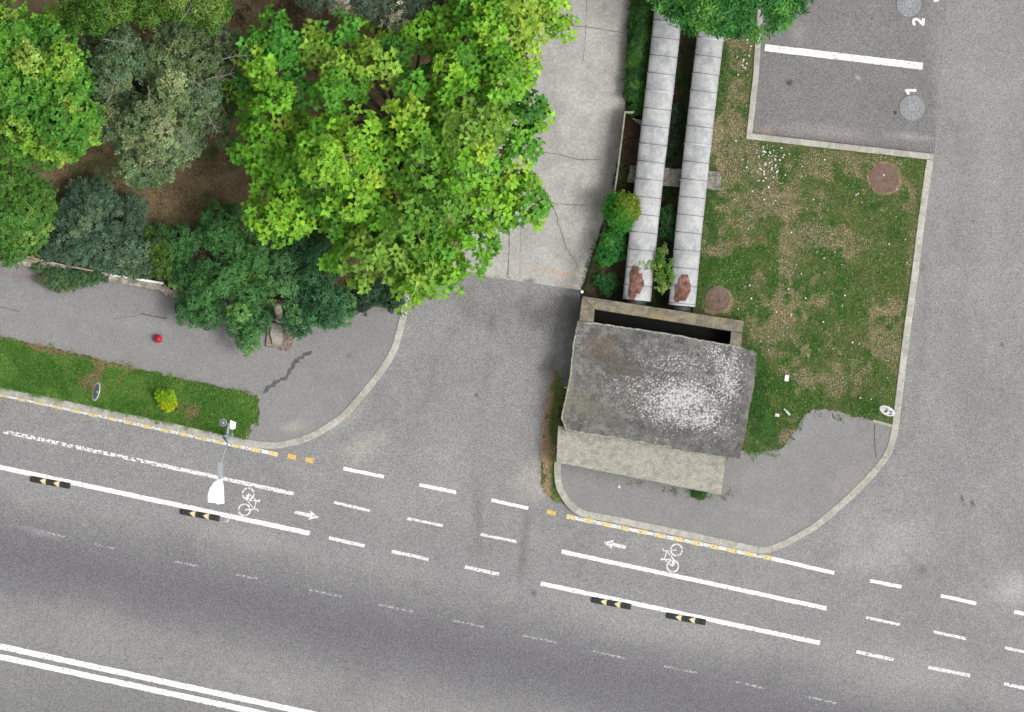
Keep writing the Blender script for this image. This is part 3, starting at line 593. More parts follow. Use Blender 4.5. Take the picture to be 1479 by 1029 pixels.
gt = tree('grey_green_tree', 'loose grey-green tree with pale flowering sprays and bare twigs showing', 'tree', [(128,52),(175,40),(225,70),(235,30),(300,20),(340,50),(350,100),(335,130),(330,170),(325,200),(290,215),(270,235),(225,262),(190,262),(170,235),(165,205),(140,195),(135,160),(108,125),(112,90)], 4.6, 2.0, .4, .095,
     [((122,148,104),3),((106,136,94),3),((138,162,112),2),((92,124,80),2)], (215,150), k=6, wr=.55, cover=.9, shape='kite', mat='leaf_matte', stem=.14, patch=pgrey, holes=((200,130,13),(203,45,14)), limbs=70, dmin=.7, zv=.35, gap=.04)
for (x, y, a_, L) in ((150,55,-12,1.0),(262,30,60,.7),(320,85,8,.9),(275,115,-35,.9),(300,115,15,.8),(155,150,75,.8),(255,185,-50,.9),(300,165,-60,.7),(215,125,-88,.7),(235,195,80,.5)):
    m = MB(); p = Vector(P(x, y, 4.6)); d = Vector((math.cos(math.radians(a_)), math.sin(math.radians(a_)), .03)); pts = [p+d*L*q/4+Vector((random.uniform(-.04, .04), random.uniform(-.04, .04), 0)) for q in range(5)]
    m.tube(pts, [.016, .014, .012, .009, .005], 5)
    for q in (1, 2, 3):
        for sg in (-1, 1):
            e_ = Vector((math.cos(math.radians(a_+sg*40)), math.sin(math.radians(a_+sg*40)), .05)); m.tube([pts[q], pts[q]+e_*random.uniform(.15, .4)], [.009, .004], 4)
    m.build('dead_twig', M['twig'], gt)
tree('feathery_tree', 'light green feathery tree along the top left border', 'tree', [(80,-50),(80,0),(105,15),(100,30),(130,45),(165,25),(195,20),(205,35),(235,20),(265,22),(290,30),(305,42),(328,22),(325,-50)], 5.6, 3.6, .4, .15,
     [((136,182,76),3),((108,160,60),3),((164,200,100),1.4)], (200,-40), k=6, wr=.2, cover=1.1, shape='kite', stem=.12, droop=.5, up=.3, dmin=.75)
tree('silvery_tree', 'dark silvery tree with cream blossom at the top centre border', 'tree', [(436,-50),(436,6),(470,14),(500,10),(520,22),(545,40),(565,58),(590,52),(610,38),(632,20),(648,-50)], 4.6, 3.0, .4, .09,
     [((96,112,92),3),((78,98,74),3),((196,194,166),1.5)], (540,-30), k=6, wr=.45, cover=1.0, shape='kite', mat='leaf_matte', stem=.1, dmin=.75)
tree('roadside_tree', 'deep green tree hanging over the upper ends of both pipes', 'tree', [(930,-60),(945,6),(965,18),(985,30),(1000,42),(1020,36),(1045,52),(1070,44),(1090,56),(1108,40),(1135,32),(1150,14),(1172,8),(1175,-60)], 5.0, 3.4, .34, .16,
     [((66,140,56),4),((52,118,48),3),((98,166,66),1.8)], (1060,-40), k=7, wr=.36, cover=1.3, shape='kite', stem=.15, dmin=.72)
tree('round_shrub', 'bright green small-leaved shrub at the left edge above the low wall', 'shrub', [(-60,245),(10,242),(45,250),(72,275),(78,300),(70,330),(58,352),(40,365),(30,378),(8,380),(-60,385)], 2.4, .8, .32, .07,
     [((112,162,64),3),((90,144,54),3),((136,178,80),1)], (0,310), k=6, wr=.6, cover=1.1, shape='kite', stem=.05, part='foliage', wood='stem', dmin=.74)
tree('dark_hedge_shrub', 'dark bluish green shrub spilling over the low wall', 'shrub', [(108,262),(150,262),(160,280),(205,290),(212,330),(238,372),(232,396),(190,398),(150,386),(100,378),(60,372),(62,350),(75,330),(75,300),(95,285)], 1.9, .6, .25, .08,
     [((84,114,88),4),((102,132,100),3),((122,150,110),1.4)], (150,330), k=6, wr=.5, cover=1.2, shape='kite', stem=.05, part='foliage', wood='stem', dmin=.72)
tree('olive_shrub', 'olive green shrub wedged between the bluish shrub and the wide shrub', 'shrub', [(205,335),(232,326),(250,330),(262,352),(262,385),(246,402),(226,400),(208,390),(204,362)], 1.9, .7, .25, .07,
     [((96,132,50),3),((80,116,44),3),((70,110,60),1)], (235,365), k=6, wr=.5, cover=1.0, shape='kite', stem=.04, part='foliage', wood='stem', dmin=.78)
tree('trailing_shrub', 'low green shrub trailing over the wall onto the footway', 'shrub', [(48,383),(75,386),(110,390),(145,394),(156,404),(132,411),(105,418),(82,420),(68,412),(46,400)], .75, .4, .14, .06,
     [((80,120,78),3),((98,132,80),2),((120,124,86),1)], (100,396), k=6, wr=.5, cover=.9, shape='kite', stem=.03, part='foliage', wood='stem', dmin=.8)
tree('broad_shrub', 'wide mid green shrub reaching down over the footway', 'shrub', [(225,352),(262,320),(290,300),(330,290),(355,310),(365,345),(400,360),(398,400),(392,430),(392,462),(375,478),(366,512),(350,508),(343,484),(325,476),(305,470),(290,474),(270,460),(252,470),(258,430),(245,412),(238,385)], 2.4, .7, .26, .08,
     [((84,142,72),4),((68,122,64),3),((118,168,84),1.6)], (310,385), k=6, wr=.55, cover=1.1, shape='kite', stem=.06, part='foliage', wood='stem', dmin=.85, holes=((294,370,9),), zv=.25, gap=.12)
tree('shady_shrub', 'very dark green shrub tucked beneath the big bright tree', 'shrub', [(365,345),(400,330),(440,322),(480,330),(498,352),(486,385),(500,420),(510,440),(503,466),(478,468),(455,470),(432,488),(408,470),(412,430),(395,410),(392,380)], 2.3, .8, .26, .08,
     [((76,130,80),4),((62,112,70),3),((106,156,92),1.4)], (440,390), k=6, wr=.55, cover=1.1, shape='kite', stem=.06, part='foliage', wood='stem', dmin=.85, holes=((400,437,8),), zv=.25, gap=.1)
tree('ivy_shrub', 'low dark ivy-like shrub beside the end of the left kerb', 'shrub', [(498,412),(560,408),(582,420),(580,444),(560,446),(545,436),(520,446),(500,455)], 1.2, .5, .28, .06,
     [((54,92,62),4),((68,108,72),3),((46,64,50),1)], (540,428), k=6, wr=.55, cover=1.0, shape='kite', stem=.04, part='foliage', wood='stem', dmin=.75)
def pball(x, y):
    gx, gy = x*50+739.5, 514.5-y*50
    return (122,150,34) if (gx-gy*.4) > 779 else (66,144,36)
tree('clipped_shrub', 'rounded two-tone green bush squeezed against the left pipe', 'shrub', [(875,290),(885,281),(900,279),(918,286),(926,300),(920,318),(904,332),(888,330),(877,315)], 1.75, .8, .22, .045,
     [((70,130,30),1)], (893,306), k=6, wr=.5, cover=1.5, shape='kite', stem=.03, part='foliage', wood='stem', dmin=.5, patch=pball, dome=.7, flat=.5, inset=.6)
tree('leafy_shrub', 'fresh green bush just below the rounded bush beside the left pipe', 'shrub', [(878,330),(900,336),(906,350),(900,375),(880,382),(864,376),(866,350)], .9, .4, .22, .07,
     [((56,136,52),3),((84,156,58),1)], (884,358), k=6, wr=.5, cover=1.1, shape='kite', stem=.03, part='foliage', wood='stem', dmin=.8, inset=.5)
tree('small_weed', 'small dark weed between the wire fence and left pipe end', 'plant', [(862,400),(885,396),(893,412),(880,426),(862,422)], .5, .2, .16, .06,
     [((48,110,48),3),((64,128,56),1)], (877,412), k=6, wr=.4, cover=.7, shape='kite', stem=.015, part='foliage', wood='stem', dmin=.8)
tree('sapling', 'yellow-green sapling growing up between the two pipes', 'plant', [(944,350),(952,356),(962,352),(975,362),(978,378),(972,395),(966,420),(958,430),(948,415),(945,395),(925,392),(916,385),(920,378),(940,376)], 1.6, .9, .16, .08,
     [((120,164,58),3),((92,142,50),2),((150,184,92),1)], (955,400), k=6, wr=.36, cover=.5, shape='kite', stem=.025, part='foliage', wood='stem', dmin=1.0, inset=.5)
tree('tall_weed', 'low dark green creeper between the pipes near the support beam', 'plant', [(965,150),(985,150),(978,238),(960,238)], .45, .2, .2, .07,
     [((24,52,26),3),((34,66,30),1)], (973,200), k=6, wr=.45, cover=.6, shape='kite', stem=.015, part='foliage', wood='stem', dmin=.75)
tree('leafy_weed', 'green climbing weed in the gap just north of the sapling', 'plant', [(955,300),(968,296),(980,310),(976,345),(955,345)], .8, .3, .18, .07,
     [((42,88,36),3),((58,108,44),1)], (965,322), k=6, wr=.45, cover=.7, shape='kite', stem=.015, part='foliage', wood='stem', dmin=.8)
tree('weedy_bank', 'strip of tall green weeds between the concrete road and left pipe', 'plant', [(915,-20),(944,-20),(940,40),(935,80),(930,120),(926,160),(914,168),(902,150),(906,110),(912,60)], 1.0, .3, .17, .07,
     [((66,116,44),3),((84,140,54),2),((50,96,40),2)], (922,80), k=6, wr=.35, cover=1.0, shape='kite', stem=.02, part='foliage', wood='stem', dmin=.7)
def pyel(x, y): return (196,214,24) if (514.5-y*50) > 578 else (150,200,30)
tree('yellow_shrub', 'small yellow-green shrub on the grass verge', 'shrub', [(221,565),(232,561),(246,562),(256,568),(256,580),(255,592),(243,598),(230,596),(225,586),(228,578),(222,572)], .5, .3, .12, .055,
     [((140,180,30),1)], (240,579), k=6, wr=.55, cover=1.1, shape='kite', stem=.02, part='foliage', wood='stem', dmin=.7, patch=pyel, dome=.4, inset=.9)
tree('weed_tuft', 'dark green weed tuft at the lower right corner of the pale slab', 'plant', [(999,709),(1012,708),(1022,713),(1019,718),(1010,721),(1000,716)], .3, .16, .08, .045,
     [((72,122,52),1)], (1011,714), k=6, wr=.35, cover=.9, shape='kite', stem=.01, part='foliage', wood='stem', dmin=.7)

# ------------------------------------------------------------------ grass: real blades, denser and greener in clumps
def grass(name, label_kind, pl, n, z, h, pal, dry, seed=3, thr=.5, density=None, wid=.13, jitter=0, lean=1.0, dryfn=None):
    q = [P(x, y, z)[:2] for x, y in pl]; xs = [p[0] for p in q]; ys = [p[1] for p in q]
    X = rng.uniform(min(xs), max(xs), n*3); Y = rng.uniform(min(ys), max(ys), n*3)
    wx = X+(fbm(X, Y, 5, 77)-.5)*jitter*1.6+rng.normal(0, .035*(jitter > 0), len(X)); wy = Y+(fbm(X, Y, 5, 99)-.5)*jitter*1.6+rng.normal(0, .035*(jitter > 0), len(X))
    ok = inpoly(wx, wy, q)
    if density is not None: ok &= rng.random(len(X)) < density(X, Y)
    X, Y = X[ok][:n], Y[ok][:n]; n = len(X)
    f = .5+(fbm(X, Y, 1.0, seed)-.5)*1.1+(fbm(X, Y, 4.1, seed+5)-.5)*.8; 
    if dryfn is not None: f = f+dryfn(X*50+739.5, 514.5-Y*50)
    t = np.clip((f-thr)/.09+rng.normal(0, .35, n), 0, 1)[:, None]
    pa = np.array([S(*c)[:3] for c in pal]); dy = np.array([S(*c)[:3] for c in dry])
    g2 = np.clip((fbm(X, Y, 1.8, seed+9)-.42)/.12, 0, 1)[:, None]
    gcol = pa[0]*(1-g2)+pa[1]*g2; gcol = np.where(rng.random((n, 1)) < .15, pa[-1], gcol); dcol = dy[rng.integers(0, len(dy), n)]
    col = (gcol*(1-t)+dcol*t)*np.clip(rng.normal(1, .26, n), .4, 1.8)[:, None]
    an = rng.uniform(0, 2*PI, n); ln = rng.uniform(.5, 1.5, n)*lean
    dr_ = norm(np.stack([np.cos(an)*ln, np.sin(an)*ln, np.full(n, .8)], 1)); nn = norm(np.stack([-np.cos(an)*.8, -np.sin(an)*.8, ln], 1))
    o = leafmesh(name, np.stack([X, Y, np.full(n, z)], 1), nn, dr_, h*rng.uniform(.5, 1.4, n)*(1.15-.5*t[:, 0]), wid, np.clip(col, .004, .8), M['blade'], None, 'blade')
    return tagset(o, kind='stuff')
def lawndry(gx, gy):
    d = np.zeros_like(gx)
    for (a, b, rx, ry, k) in ((1060,120,26,90,.34),(1240,240,80,26,.27),(1040,300,20,60,.12),(1290,270,36,40,.24),(1055,240,30,50,.2),(1180,225,40,14,.15),(1024,445,22,16,.3),(1085,300,30,30,.08),(1120,370,40,30,.06),(1170,240,50,30,.08),(1318,350,7,80,.35),
                              (1300,530,20,60,.1),(1210,560,30,25,.1),(1230,350,30,20,.06),(1165,480,22,22,-.05),(1110,560,40,70,-.25),(1280,595,40,30,-.2),(1095,620,30,50,-.3),(1070,470,25,25,-.1),(1060,340,40,60,-.08),
                              (1310,315,18,10,-.4),(1265,330,20,10,-.2),(1295,380,20,40,-.2),(1150,420,200,90,-.07),(1200,590,70,14,-.2)):
        d = d+k*np.exp(-(((gx-a)/rx)**2+((gy-b)/ry)**2))
    return d
GR = [(76,130,48), (122,144,82), (160,184,112)]; DRY = [(226,208,172), (204,184,148), (240,226,198), (164,150,114)]
def nobowl(X, Y):
    gx, gy = X*50+739.5, 514.5-Y*50; k = np.ones_like(X)
    for (a, b, r) in ((1277,258,22),(1036,432,18),(1030,448,8)): k = np.where(np.hypot(gx-a, gy-b) < r, 0.02, k)
    k = np.where((gx > 1065) & (gy < 195) & (np.abs(gx-1085) < 10), .5, k)
    return k*np.clip(.45+fbm(X, Y, 2.2, 55), 0, 1)
grass('lawn_grass', '', [(1040,40),(1086,50),(1080,190),(1092,206),(1226,221),(1335,233),(1330,333),(1311,412),(1300,500),(1291,560),(1284,612),(1262,606),(1235,598),(1190,587),(1165,594),(1152,612),(1138,640),(1118,652),(1092,658),(1075,640),(1080,600),(1088,520),(1070,470),(1004,440),(1018,270),(1038,60)],
      110000, .1, .06, GR, DRY, 3, .51, nobowl, .25, .15, dryfn=lawndry)
grass('tall_grass', '', [(1072,500),(1100,505),(1105,540),(1100,580),(1118,600),(1110,640),(1100,655),(1078,650),(1082,600)], 7000, .1, .10, [(62,118,48),(96,148,70),(130,166,92)], DRY, 5, .62, None, .13, .2)
grass('verge_grass', '', [(-60,475),(0,489),(109,511),(177,529),(227,541),(278,552),(316,559),(349,568),(372,572),(374,592),(371,612),(360,616),(352,636),(328,629),(215,604),(109,582),(0,559),(-60,546)],
      60000, .125, .07, [(92,150,56),(122,172,74),(160,188,106)], [(214,184,144),(190,158,120),(166,156,104)], 13, .80, None, .2, .22,
      dryfn=lambda gx, gy: .42*np.exp(-((gy-(488+gx*.222))/6.0)**2)+.12*np.exp(-(((gx-110)/60)**2+((gy-540)/14)**2)))
grass('dry_weeds', '', [(806,535),(812,545),(806,600),(803,650),(800,668),(801,695),(810,725),(800,724),(785,704),(781,655),(788,600),(793,565)],
      12000, .012, .09, [(120,156,80),(150,170,98),(168,180,116)], [(236,202,168),(220,182,148),(240,220,190)], 21, .56, None, .15, .3, dryfn=lambda gx, gy: .7*np.exp(-((gx-(785+abs(gy-650)*.08))/8.0)**2)-.16)
grass('leaf_litter', '', [(-60,230),(130,230),(230,200),(300,210),(345,190),(360,260),(340,300),(240,340),(210,290),(60,250),(-60,260)], 14000, .11, .07, [(96,112,64),(116,122,76)], [(156,134,100),(184,164,128),(124,106,78)], 31, .42, None, .3, .2, 2.5)
grass('leaf_litter', '', [(370,-20),(500,-20),(470,80),(430,60),(320,30),(320,-20)], 6000, .11, .07, [(80,70,54),(92,80,60)], [(124,104,82),(106,88,70),(150,130,104)], 33, .3, None, .3, .2, 2.5)
grass('bed_weeds', '', [(908,-20),(944,-20),(920,150),(905,250),(890,330),(850,425),(840,415),(885,290),(903,165)], 7000, .02, .09, [(72,104,48),(88,120,58)], [(160,124,102),(120,96,76)], 35, .5, None, .2, .2, dryfn=lambda gx, gy: .25*np.exp(-(((gx-905)/14)**2+((gy-225)/55)**2)))
ed_ = [(-60,475),(0,487),(109,510),(177,528),(227,540),(278,551),(316,558),(349,567),(374,572)]
grass('dry_verge_edge', '', offset(ed_, -3.5)+offset(ed_, 5)[::-1], 7000, .125, .05, [(150,160,96),(120,144,76)], [(224,192,158),(206,170,136),(190,172,130)], 51, .36, lambda X, Y: np.clip((fbm(X, Y, 2.4, 71)-.35)*4, .1, 1), .25, .25, 2)
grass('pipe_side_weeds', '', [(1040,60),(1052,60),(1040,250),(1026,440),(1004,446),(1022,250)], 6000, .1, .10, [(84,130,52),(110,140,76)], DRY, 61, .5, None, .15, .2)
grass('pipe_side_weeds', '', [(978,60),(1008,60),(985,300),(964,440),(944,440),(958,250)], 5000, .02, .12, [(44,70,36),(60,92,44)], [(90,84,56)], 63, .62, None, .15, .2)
grass('footway_edge_weeds', '', [(1085,600),(1112,600),(1150,612),(1172,596),(1235,600),(1262,608),(1262,616),(1232,606),(1190,598),(1160,606),(1146,632),(1132,648),(1112,668),(1080,655)], 6000, .1, .09, [(76,124,50),(104,144,72)], DRY, 65, .62, lambda X, Y: np.clip((fbm(X, Y, 3.0, 91)-.38)*4, 0, 1), .15, .35)
grass('slab_edge_weeds', '', [(885,690),(930,697),(1000,708),(1044,716),(1056,706),(1060,722),(1040,724),(990,715),(925,703),(885,696)], 2200, .115, .05, [(96,120,70),(120,132,84)], [(196,176,146),(168,150,120)], 67, .5, lambda X, Y: np.clip((fbm(X, Y, 4.0, 93)-.46)*4, 0, .8), .2, .1, 2)
# a fringe of small weeds in the joint between kerb and road
def fringe(name, ln, wd, n, seed):
    a = offset(ln, wd); b = offset(ln, -wd*.2); return grass(name, '', a+b[::-1], n, .004, .05, [(92,108,60),(120,124,80)], [(170,146,112),(196,180,150)], seed, .45, lambda X, Y: np.clip((fbm(X, Y, 2.0, seed)-.52)*6, 0, 1), .25, 0, 2)
fringe('kerb_weeds', offset(KRb, 5.5)[::1], 8, 1500, 41); fringe('kerb_weeds', offset(KRa[10:], 5.0), 7, 1600, 43); fringe('kerb_weeds', offset(KL[6:], 5), 6, 700, 45)
# daisies and clover heads
n = 520; X = np.concatenate([rng.normal(1108, 16, 120), rng.uniform(1040, 1330, 150), rng.normal(1080, 8, 30), rng.normal(1110, 6, 20)]); Y = np.concatenate([rng.normal(232, 22, 120), rng.uniform(210, 600, 150), rng.normal(90, 20, 30), rng.normal(190, 5, 20)])
q = [(1052,40),(1086,50),(1080,190),(1092,208),(1226,222),(1333,234),(1300,500),(1282,606),(1235,594),(1165,590),(1150,600),(1095,560),(1085,490),(1060,450),(1040,270),(1050,60)]
ok = inpoly(X, Y, q); X, Y = X[ok], Y[ok]; m = MB()
for x, y in zip(X, Y):
    wx, wy, _ = P(x, y, .17); r = random.choice((.012, .014, .018, .022, .03)); a0 = random.random()*6; hz = random.uniform(.14, .18)
    m.add([(wx+r*math.cos(a0+t*PI/3)*random.uniform(.7, 1.1), wy+r*math.sin(a0+t*PI/3)*random.uniform(.7, 1.1), hz+random.uniform(-.004, .004)) for t in range(6)]+[(wx, wy, hz+.01)], [(t, (t+1) % 6, 6) for t in range(6)])
tagset(m.build('daisy_flowers', M['petal']), kind='stuff')
# pebbles and crumbs on the asphalt
m = MB()
for _ in range(260):
    gx, gy = random.uniform(0, 1479), random.uniform(380, 1029); x, y, _z = P(gx, gy); r = random.uniform(.006, .016)
    if inpoly(np.array([gx]), np.array([gy]), [(800,420),(1100,440),(1350,210),(1300,640),(1100,800),(800,740)])[0] or gy < 640-(370-gx)*-.2 and gx < 600: continue
    m.add([(x+r*math.cos(t*PI/2.5+r*99), y+r*math.sin(t*PI/2.5+r*99)*.8, 0) for t in range(5)]+[(x, y, r)], [(t, (t+1) % 5, 5) for t in range(5)])
tagset(m.build('road_grit', M['conc']), kind='stuff')

# ------------------------------------------------------------------ heating chamber
def Q(x, y, z): return P(x, y, z)[:2]
t = thing('heating_chamber', 'low weathered concrete chamber with overlapping roof slabs and a black slot opening', 'utility building', P(950,570))
ZF, ZR, ZL = 1.0, 1.08, .84
def ragged(pts, z, amp=.02, step=.12):
    w_ = [Vector(Q(x, y, z)) for x, y in pts]; out = []
    for i in range(len(w_)):
        a, b = w_[i], w_[(i+1) % len(w_)]; n_ = max(1, int((b-a).length/step)); nn = Vector((-(b-a).y, (b-a).x)).normalized()
        for j in range(n_): p = a.lerp(b, j/n_)+nn*(random.uniform(-amp, amp) if j else 0); out.append((p.x, p.y))
    return out
m = MB()                                      # perimeter walls of the pit, with the open slot between them
outer = [(841,428),(1075,464),(1071,500),(1078,560),(1058,650),(815,612),(822,560),(834,490)]
m.prism([Q(x, y, ZF) for x, y in [(841,428),(1075,464),(1072,481),(859,447)]], -.3, ZF, ch=.012)
m.prism([Q(x, y, ZF) for x, y in [(841,428.5),(858.6,447.2),(857,475),(835,475)]], -.3, ZF-.003, ch=.012)
m.prism([Q(x, y, ZF) for x, y in [(1056,479),(1071.8,481.5),(1070,510),(1053,507)]], -.3, ZF-.002, ch=.012)
m.prism([Q(x, y, ZF) for x, y in [(834,475),(848,475),(832,606),(818,604)]], -.3, ZR-.16)
m.prism([Q(x, y, ZF) for x, y in [(1053,510),(1072,512),(1060,648),(1042,645)]], -.3, ZR-.16)
m.prism([Q(x, y, ZF) for x, y in [(818,606),(1058,648),(1036,700),(812,658)]], -.1, ZL-.13)
m.build('wall', M['frame'], t)
m = MB()                                      # darkness of the deep slot, painted as a lining of the pit
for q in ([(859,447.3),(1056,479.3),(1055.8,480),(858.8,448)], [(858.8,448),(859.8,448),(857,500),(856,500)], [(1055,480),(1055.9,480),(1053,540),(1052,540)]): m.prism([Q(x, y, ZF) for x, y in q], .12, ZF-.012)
m.build('darkness_lining', M['pit'], t)
m = MB(); m.prism([Q(x, y, 1) for x, y in [(857,446),(1058,479),(1050,600),(840,570)]], .12, .16); m.build('darkness_floor', M['pit'], t)  # floor coloured black in place of a deep pit's darkness
m = MB(); rp = [(833.5,463.5),(900,472),(960,481),(1041,496),(1070,501),(1092.5,509),(1089,560),(1081,598),(1076,630),(1068.5,663),(1048,659.5),(952,645),(880,632),(816,622),(810,603),(816,576),(823,538),(827,500)]
m.prism(ragged(rp, ZR, .012), ZR-.16, ZR, ch=.02); m.build('roof_slab', M['roof'], t)
m = MB(); m.prism([Q(x, y, ZR) for x, y in [(1052,640),(1066,560),(1081,560),(1079,598),(1073,628),(1067,662),(1050,660)]], ZR-.26, ZR-.165); m.build('ledge', M['slab'], t)
m = MB(); m.prism(ragged([(806,615),(1052,655),(1048,662),(1041,715),(803,668)], ZL, .008), ZL-.13, ZL, ch=.015); m.build('lower_slab', M['slab'], t)
for (pts, wd) in (([(815,560),(870,568),(930,580),(975,590),(1030,596)], .02), ([(824,520),(900,530),(985,545),(1060,558)], .012)):
    m = MB(); m.ribbon([Q(x+random.uniform(-1.5,1.5), y+random.uniform(-1,1), ZR) for x, y in smoothline(pts, 5)], wd, ZR+.003, (1,1,1), .004, .05); m.build('slab_joint', M['crack'], t)
ed_ = ragged(rp, ZR, .012)
for (q0, q1) in ((.62, .995), (.02, .30)):       # rims worn pale
    m = MB(); k0, k1 = int(len(ed_)*q0), int(len(ed_)*q1); cc_ = Vector(Q(950, 565, ZR)); m.ribbon([tuple(Vector(p).lerp(cc_, .012)) for p in ed_[k0:k1]], .035, ZR+.0028, (1,1,1), .015, .04); m.build('worn_rim', M['slab'], t)
# lichen: thousands of small crusts, thick on the south-east half of the slab
m = MB(); cnt = 0
spots = [(975,585,46,26),(1015,570,50,36),(1055,545,14,30),(960,600,24,10),(1000,610,24,12),(1040,520,10,14),(945,575,60,40),(1010,560,75,60)]
while cnt < 900:
    a_, b_, rx, ry = random.choice(spots); x = random.gauss(a_, rx*.55); y = random.gauss(b_, ry*.55)
    if not inpoly(np.array([x]), np.array([y]), rp)[0] or edgedist(np.array([x]), np.array([y]), rp)[0] < 3: continue
    wx, wy = Q(x, y, ZR); r = random.choice((.008, .01, .012, .016, .02))*random.uniform(.7, 1.2); k_ = 7; a0 = random.random()*6
    if fbm(np.array([wx]), np.array([wy]), 4, 8)[0] < .46: continue
    m.add([(wx+r*math.cos(a0+q_*2*PI/k_)*random.uniform(.5, 1.2), wy+r*math.sin(a0+q_*2*PI/k_)*random.uniform(.5, 1.2), ZR+.0022) for q_ in range(k_)], [tuple(range(k_))]); cnt += 1
for _ in range(160):
    x, y = random.uniform(815, 1090), random.uniform(465, 660)
    if not inpoly(np.array([x]), np.array([y]), rp)[0] or edgedist(np.array([x]), np.array([y]), rp)[0] < 3: continue
    wx, wy = Q(x, y, ZR); r = random.uniform(.005, .013); m.add([(wx+r*math.cos(q_)*random.uniform(.6, 1.2), wy+r*math.sin(q_)*random.uniform(.6, 1.2), ZR+.0035) for q_ in range(6)], [tuple(range(6))])
M['lichen'] = mottled('pale_lichen', [S(196, 196, 196), S(176, 176, 172), S(224, 224, 224)], 9, .95, .3, 60, 0)
m.build('lichen_patch', M['lichen'], t)

# ------------------------------------------------------------------ district heating pipes
def pipe(label, pts, bright, patches, RAD, endpt):
    zc = .70; W = [Vector(P(x, y, zc)) for x, y in pts]
    root = thing('heating_pipe', label, 'pipe', (W[0].x, W[0].y, 0), 0, 'heating pipes running side by side into the chamber')
    cum = [0]
    for i in range(len(W)-1): cum.append(cum[-1]+(W[i+1]-W[i]).length)
    def at(d):
        d = max(0, min(d, cum[-1]-1e-5))
        for i in range(len(W)-1):
            if cum[i+1] > d: tt = (W[i+1]-W[i]).normalized(); return W[i].lerp(W[i+1], (d-cum[i])/(cum[i+1]-cum[i])), tt
    K = 40
    def ringat(d, r):
        p, tt = at(d); sdv = Vector((tt.y, -tt.x, 0)).normalized()
        return [tuple(p+sdv*math.cos(2*PI*j/K)*r+Vector((0,0,1))*math.sin(2*PI*j/K)*r) for j in range(K)]
    def surf(m, ds, rs):
        v = []
        for d, r in zip(ds, rs): v += ringat(d, r)
        m.add(v, [(i*K+j, (i+1)*K+j, (i+1)*K+(j+1) % K, i*K+(j+1) % K) for i in range(len(ds)-1) for j in range(K)])
    m = MB(); ds = []; rs = []; d = 0; i = 0
    while d < cum[-1]:                        # each sheet laps the next, with a slight taper
        e_ = min(d+.512, cum[-1]); ds += [d, e_]; rs += [RAD, RAD]; d = e_
    surf(m, ds, rs); m.build('jacket', M['jacket'], root, smooth=True)
    d = .0; i = 0
    first = None
    while d < cum[-1]-.05:
        m = MB(); wb = .008 if i not in bright else .02
        surf(m, [d-wb, d-wb*.5, d+wb*.5, d+wb], [RAD, RAD+.022, RAD+.022, RAD]); b = m.build('band', M['brightband'] if i in bright else M['band'], root, smooth=True)
        if i % 3 != 1:
            p, tt = at(d+.02); sdv = Vector((tt.y, -tt.x, 0)).normalized(); c = p+sdv*(RAD*.985)+Vector((0,0,.05)); m = MB()
            m.tube([c-tt*.015, c+tt*.03], .016, 6); o = m.build('clasp', M['brightband'], b)
            o.location = (0,0,0)
        d += .512; i += 1
    # side seam of the sheets
    m = MB(); v = []; 
    for q in range(41):
        p, tt = at(cum[-1]*q/40); sdv = Vector((tt.y, -tt.x, 0)).normalized()
        for an in (.30, .36):
            v.append(tuple(p+sdv*math.cos(an)*-(RAD+.007)+Vector((0,0,1))*math.sin(an)*(RAD+.007)))
    m.add(v, [(2*q, 2*q+1, 2*q+3, 2*q+2) for q in range(40)]); m.build('seam', M['brightband'], root)
    for (d0, d1, a0, a1) in patches:          # torn jacket with rusty metal showing
        m = MB(); v = []; nn = 26
        for q in range(nn+1):
            s_ = q/nn; wv = math.sin(PI*min(max(s_, .05), .96))**.35*random.uniform(.9, 1.04); am = (a0+a1)/2+.06*math.sin(s_*9); ah = (a1-a0)/2*wv
            p, tt = at(d0+(d1-d0)*s_); sdv = Vector((tt.y, -tt.x, 0)).normalized()
            for j in range(7):
                an = am-ah+2*ah*j/6; v.append(tuple(p-sdv*math.cos(an)*(RAD+.012)+Vector((0,0,1))*math.sin(an)*(RAD+.012)))
        m.add(v, [(q*7+j, q*7+j+1, q*7+8+j, q*7+7+j) for q in range(nn) for j in range(6)]); m.build('rust_patch', M['rust'], root)
    m = MB(); e0 = W[-1]; e1 = Vector(P(*endpt, zc)); m.tube([tuple(e0-(e1-e0).normalized()*.06), tuple(e1)], RAD*.72, 24); m.build('bare_pipe', M['darksteel'], root, smooth=True)
    return root
pipe('left silver sheet-metal pipe with rusty torn end beside the round bush', [(993,-250),(967,-5),(962.5,45),(951,145),(938.5,250),(929,340),(919.5,434)], (6, 10, 15), ((12.75, 13.74, 1.45, 2.3), (12.95, 13.55, 1.2, 1.8)), .405, (918.6,441))
pipe('right silver sheet-metal pipe ending nearer the rusty manhole in the grass', [(1055,-250),(1032,-5),(1026.5,50),(1015,145),(1003.5,250),(994,340),(985,442)], (7, 12, 18), ((12.98, 13.75, 1.05, 2.05), (13.25, 13.8, 1.6, 2.25)), .385, (984,451))
def beam(pts, z, name, label):
    o = MB(); o.prism(ragged(pts, z, .02, .15), 0, z, ch=.02); o = o.build(name, M['beam']); return tagset(o, label, 'support')
M['beam'] = mottled('rough_beam_concrete', [S(140, 134, 122), S(112, 106, 96), S(168, 166, 162)], 5, .95, .6, 24, .8)
beam([(910,239),(1042,248),(1040,275),(906,264)], .27, 'concrete_beam', 'rough concrete beam carrying both pipes crosswise')
m = MB(); m.prism([Q(x, y, .4) for x, y in [(911,170),(935,176),(934,184),(924,180)]], 0, .4); tagset(m.build('support_bracket', M['beam']), 'small wedge-shaped concrete support left of the left pipe', 'support')

